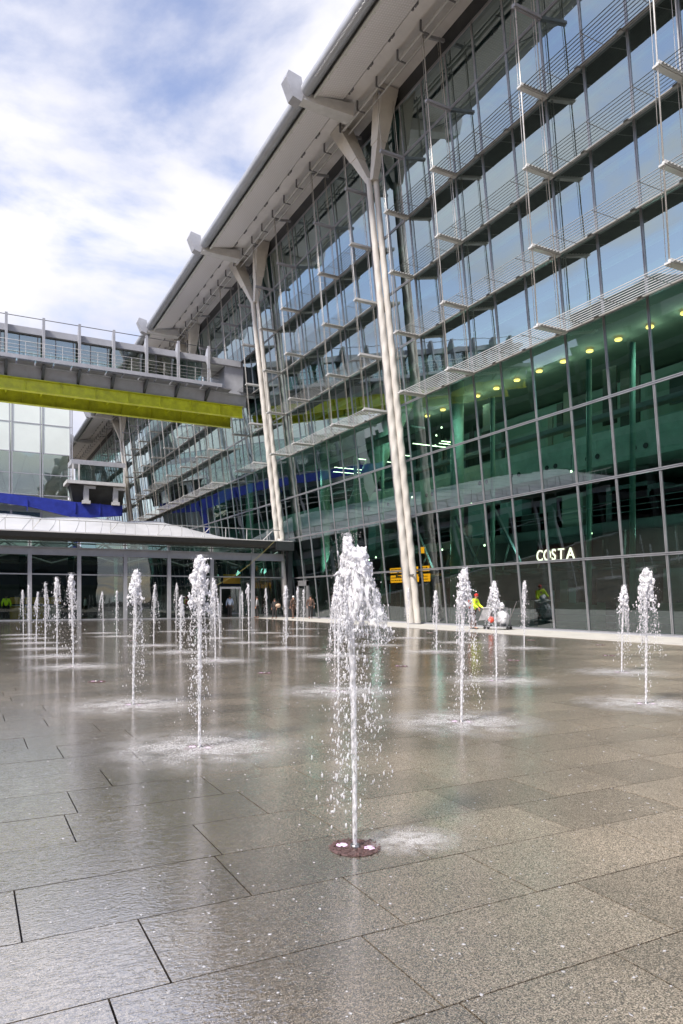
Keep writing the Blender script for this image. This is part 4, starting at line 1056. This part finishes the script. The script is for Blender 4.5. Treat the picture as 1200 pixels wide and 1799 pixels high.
# wide bell of water thrown by the nearest jet
bell_root = [o for o in C.objects if o.name.startswith('water_jet') and (o.location - Vector((GX, GY, 0))).length < .1][0]
mb = MB(); Hb = 1.77; ns, nv_ = 96, 70
def bell(u, v):
    a = 2*pi*u; z = Hb-.03-.50*v
    r = .024+.028*min(1, v*4)**.5+.128*v**1.3
    q = noise.turbulence(Vector((cos(a)*2.2, sin(a)*2.2, v*5)), 4, False)
    r *= 1+.16*(q-.5)*(.4+v)
    cx = .045*v+.01; cy = -.02*v
    return (cx*cos(A)+r*cos(a), -cx*sin(A)+cy+r*sin(a), z+.05*(q-.5)*v)
mb.grid(bell, ns, nv_); mb.obj('water_bell', 'sheet', bell_root)
mb = MB(); rr = random.Random(77)
for i in range(110):                       # foam cap, spine and rim webs
    if i < 50:
        v_ = rr.random()*.22; a = rr.uniform(0, 2*pi); p = bell(a/(2*pi), v_); p = Vector((p[0], p[1], p[2]))*1.0; r = rr.uniform(.010, .026)
    elif i < 72:
        v_ = rr.random()*.5; p = Vector(bell(rr.random(), v_)); c = Vector((.03*v_, 0, p.z)); p = c.lerp(p, .45*rr.random()); r = rr.uniform(.006, .015)
    else:
        v_ = rr.uniform(.3, .9); p = Vector(bell(rr.random(), v_)); r = rr.uniform(.003, .007)
    blob(mb, p, r, 2, 1.0, i*.61, (1, 1, rr.uniform(1, 1.8)))
bf = mb.obj('bell_foam', 'foam', bell_root); bf['kind'] = 'stuff'; melt(bf, .0045, .015)
mb = MB()
for i in range(1500):
    u_ = rr.random(); v_ = rr.random()**.6; p = Vector(bell(u_, v_)); 
    if rr.random() < .45:
        p.z -= rr.random()**1.4*1.0; p.x += rnd_gauss(rr, .025); p.y += rnd_gauss(rr, .025)
    else:
        p.x += rnd_gauss(rr, .008); p.y += rnd_gauss(rr, .008)
    if p.z < .02: continue
    blob(mb, p, rr.choice((.0014, .002, .0026, .0034, .005)), 1, .3, i, (1, 1, rr.uniform(1, 3)))
o = mb.obj('bell_droplets', 'drop', bell_root); o['kind'] = 'stuff'

# splash drops lying on the slabs
mb = MB(); rr = random.Random(9)
for i in range(4200):
    Y = 2.2+14*rr.random()**1.5; lat = rr.uniform(-.52, .52)*Y
    x = cos(A)*lat+sin(A)*Y; y = -sin(A)*lat+cos(A)*Y
    if x > 19.5: continue
    s_ = rr.choice((.0014, .0018, .0024, .0034, .0075))*(.75+Y*.06); 
    blob(mb, (x, y, .0012), s_*rr.uniform(.7, 1.2), 1, .9, i, (rr.uniform(.7, 1.5), rr.uniform(.7, 1.5), .18))
o = mb.obj('splash_drops', 'spat'); tag(o, 'scattered white splash drops lying over the wet slabs', 'water drops', kind='stuff')

# ------------------------------------------------------------------ people
def skin_chain(name, pts, edges, radii, m, parent, sub=1, loc=(0,0,0)):
    me = bpy.data.meshes.new(name); me.from_pydata(pts, edges, []); me.materials.append(M[m])
    o = bpy.data.objects.new(name, me); C.objects.link(o); o.parent = parent; o.location = loc
    md = o.modifiers.new('skin', 'SKIN'); md.use_smooth_shade = True
    sv = me.skin_vertices[0].data
    for i, r in enumerate(radii): sv[i].radius = r if isinstance(r, tuple) else (r, r); sv[i].use_root = (i == 0)
    s2 = o.modifiers.new('sub', 'SUBSURF'); s2.levels = sub; s2.render_levels = sub
    return o
def person(label, loc, rz, top, bottom, Hh=1.75, hairm='hair', stride=.12, arms=((.0, .1), (.0, .1)), lean_=0, extra=None, group=None):
    root = thing('person', label, 'person', loc, rz, group); k = Hh/1.75
    def S(*p): return tuple(q*k for q in p)
    # facing +Y ; joints
    pel = (0, 0, .95); wai = (0, lean_*.1, 1.08); che = (0, lean_*.3, 1.32); nec = (0, lean_*.42, 1.50); hd = (0, lean_*.5+.02, 1.60); ht = (0, lean_*.52+.01, 1.70)
    P_ = [pel, wai, che, nec, hd, ht]; Rr = [.12, .115, (.15, .11), .052, .078, .062]
    E_ = [(0,1),(1,2),(2,3),(3,4),(4,5)]
    armpts = []
    for sgn, (fw, out_) in zip((-1, 1), arms):
        sh = (sgn*.18, lean_*.36, 1.43); el = (sgn*(.23+out_*.5), lean_*.3+fw*.35, 1.16+max(0, fw)*.05); wr = (sgn*(.24+out_*.3), lean_*.3+fw+.05, .93+fw*.45); pm = (wr[0]*1.0, wr[1]+.03+fw*.05, wr[2]-.07)
        b = len(P_); P_ += [sh, el, wr, pm]; Rr += [.058, .043, .028, (.036, .018)]; E_ += [(2, b), (b, b+1), (b+1, b+2), (b+2, b+3)]
        armpts.append((sh, el, wr))
        for f in range(4):      # fingers
            fx = pm[0]; fy = pm[1]-.028+.018*f; c = len(P_)
            l = (.065, .08, .075, .06)[f]
            P_ += [(fx-sgn*.004, fy, pm[2]-.045), (fx-sgn*.012, fy+.008, pm[2]-.045-l*.6), (fx-sgn*.026, fy+.018, pm[2]-.04-l)]; Rr += [.011, .009, .008]
            E_ += [(b+3, c), (c, c+1), (c+1, c+2)]
        c = len(P_); P_ += [(pm[0]-sgn*.01, pm[1]+.04, pm[2]-.0), (pm[0]-sgn*.02, pm[1]+.065, pm[2]-.035)]; Rr += [.012, .009]; E_ += [(b+3, c), (c, c+1)]
    legs = []
    for sgn in (-1, 1):
        hp = (sgn*.095, 0, .90); kn = (sgn*.10, sgn*stride*.5+.03, .50); an = (sgn*.105, sgn*stride, .09); to = (sgn*.12, sgn*stride+.15, .045)
        b = len(P_); P_ += [hp, kn, an, to]; Rr += [.088, .058, .042, .036]; E_ += [(0, b), (b, b+1), (b+1, b+2), (b+2, b+3)]
        legs.append((hp, kn, an, to))
    skin_chain('body', [S(*p) for p in P_], E_, [tuple(q*k for q in r) if isinstance(r, tuple) else r*k for r in Rr], 'skin', root, 2)
    # clothes
    Pt = [(0, 0, .93), wai, che, (0, lean_*.4, 1.45)]; Rt = [.142, .14, (.175, .135), .075]; Et = [(0,1),(1,2),(2,3)]
    for sh, el, wr in armpts:
        b = len(Pt); Pt += [sh, el, wr]; Rt += [.078, .062, .046]; Et += [(2, b), (b, b+1), (b+1, b+2)]
    jk = skin_chain('jacket' if top != 'lightblue' else 'shirt', [S(*p) for p in Pt], Et, Rt, top, root, 2)
    Pb = [(0, 0, .96)]; Rb = [.13]; Eb = []
    for hp, kn, an, to in legs:
        b = len(Pb); Pb += [hp, kn, (an[0], an[1], .10)]; Rb += [.108, .078, .07]; Eb += [(0, b), (b, b+1), (b+1, b+2)]
    skin_chain('trousers', [S(*p) for p in Pb], Eb, Rb, bottom, root, 2)
    for hp, kn, an, to in legs:
        mb = MB(); blob(mb, S(an[0], an[1]+.07, .045), .06*k, 2, 0, 0, (.8, 2.2, .72)); mb.obj('shoe', 'shoe', root)
    mb = MB(); blob(mb, S(hd[0], hd[1]-.018, 1.655), .098*k, 2, .1, 3, (.95, 1.05, .95)); mb.obj('hair' if hairm == 'hair' else 'cap', hairm, root)
    mb = MB(); blob(mb, S(hd[0], hd[1]+.092, 1.60), .016*k, 1); mb.obj('nose', 'skin', root)
    mb = MB()
    for sgn in (-1, 1): blob(mb, S(hd[0]+sgn*.03, hd[1]+.078, 1.63), .010*k, 1)
    mb.obj('eyes', 'shoe', root)
    mb = MB(); mb.bar(S(-.022, hd[1]+.076, 1.565), S(.022, hd[1]+.076, 1.565), .006, .006); mb.obj('mouth', 'redcap', root)
    mb = MB()
    for sgn in (-1, 1): blob(mb, S(sgn*.082, hd[1], 1.61), .02*k, 1, 0, 0, (.4, 1, 1.3))
    mb.obj('ears', 'skin', root)
    return root
# worker beside the facade, seen from the back three quarters
wk = person('person in yellow and orange safety jacket bending beside the cleaning trolley', (21.7, 27.75, .018), math.radians(200), 'hiviz', 'brown', 1.74, 'redcap', .18, ((.25, .06), (.3, .05)), .35)
mb = MB(); mb.grid(lambda u, v: (-.19+.38*u*1.0, .30-.36*cos((u-.5)*1.2)*.0-.335+.05*abs(u-.5), .98+.44*v), 6, 4)
mb = MB(); mb.box(-.16, .16, -.16, -.135, 1.0, 1.42); mb.obj('back_panel', 'hired', wk)
mb = MB(); mb.box(-.165, .165, -.165, -.13, 1.12, 1.16); mb.obj('reflective_band', 'reflect', wk)
person('person in a pale blue shirt and dark trousers standing in the pavilion doorway', (18.25, 53.95, .03), math.radians(-5), 'lightblue', 'trouser', 1.76, 'hair', .03, ((.02, .05), (.05, .05)))
person('person in a white top standing inside the pavilion behind the left jets', (7.7, 56.0, .03), math.radians(80), 'white', 'trouser', 1.72)
person('person in a yellow green safety vest at the far left inside the pavilion', (2.35, 55.6, .03), math.radians(170), 'hiviz', 'trouser', 1.78)
person('person in a pale cap and dark coat by the side door right of the pavilion', (21.75, 49.5, .018), math.radians(20), 'brown', 'brown', 1.74, 'white')
person('person in a dark brown coat walking out through the grey door portal', (22.9, 48.9, .018), math.radians(160), 'brown', 'trouser', 1.76)
person('person in grey clothes with a beige bag in front of the pavilion glass', (19.95, 52.4, .018), math.radians(60), 'greybag', 'trouser', 1.7)
bg_ = thing('shoulder_bag', 'round beige bag carried in front of the dark pavilion end bay', 'bag', (20.8, 50.2, 1.0))
mb = MB(); blob(mb, (0, 0, 0), .19, 3, .25, 4, (1.1, .8, .8)); mb.obj('bag_body', 'beige', bg_); mb = MB(); mb.tube([(-.1, 0, .12), (-.06, 0, .3), (.06, 0, .3), (.1, 0, .12)], .012, 6); mb.obj('strap', 'brown', bg_)
person('person in dark clothes holding the round beige bag', (20.62, 50.45, .0), math.radians(120), 'trouser', 'trouser', 1.55)
pc = thing('pushchair', 'dark folded pushchair beside the person in the white top', 'pushchair', (8.7, 55.6, .03))
mb = MB(); mb.grid(lambda u, v: (-.25+.5*u, .1*cos(pi*v)*1.5, .3+.35*sin(pi*v)+.1*u), 6, 8); mb.obj('hood', 'trouser', pc)
MB().bar((-.35, 0, .15), (.4, 0, .75), .05, .3).obj('seat', 'trouser', pc)
MB().bar((-.6, 0, .95), (.35, 0, .12), .03, .03).bar((-.35, 0, .1), (.2, 0, .55), .03, .03).obj('frame', 'alu', pc)
for x in (-.35, .38):
    for y_ in (-.2, .2): MB().tube([(x, y_-.02, .1), (x, y_+.02, .1)], .1, 14).obj('wheel', 'blackrub', pc)

# cleaning trolley
tr = thing('cleaning_trolley', 'cleaning trolley loaded with white bags and a grey sack beside the facade', 'trolley', (22.45, 26.75, .018), math.radians(-62))
MB().box(-.7, .6, -.26, .26, .16, .2).obj('base', 'darkalu', tr)
for x in (-.62, .52):
    for y_ in (-.2, .2): MB().tube([(x, y_-.02, .08), (x, y_+.02, .08)], .075, 12).bar((x, y_, .1), (x, y_, .17), .03, .03).obj('castor', 'blackrub', tr)
mb = MB()
for x in (-.6, -.05, .5):
    for y_ in (-.22, .22): mb.bar((x, y_, .2), (x, y_, 1.02), .025, .025)
for z in (.55, .98):
    for y_ in (-.22, .22): mb.bar((-.6, y_, z), (.5, y_, z), .02, .02)
mb.obj('frame', 'alu', tr)
MB().box(-.75, .35, -.28, .28, 1.02, 1.06).obj('tray', 'whitesteel', tr)
mb = MB(); blob(mb, (.22, 0, .55), .34, 3, .35, 2, (.85, .8, 1.15)); mb.obj('refuse_sack', 'bag', tr)
mb = MB(); mb.hexa([(-.95,-.2,.42),(-.35,-.22,.5),(-.35,.22,.5),(-.95,.2,.42)], [(-.7,-.22,1.0),(-.3,-.24,1.02),(-.3,.24,1.02),(-.7,.22,1.0)]); mb.obj('canvas_sack', 'greybag', tr)
mb = MB(); blob(mb, (-.3, -.2, .48), .15, 2, .2, 5, (1, .8, 1)); mb.obj('bucket', 'hired', tr)
mb = MB(); blob(mb, (-.05, 0, 1.2), .17, 2, .5, 8, (1.2, .9, .8)); blob(mb, (.15, .05, 1.15), .13, 2, .5, 3); mb.obj('loose_cloths', 'bag', tr)
MB().bar((.55, 0, .5), (.85, .1, 1.35), .03, .03).obj('broom', 'steel', tr)
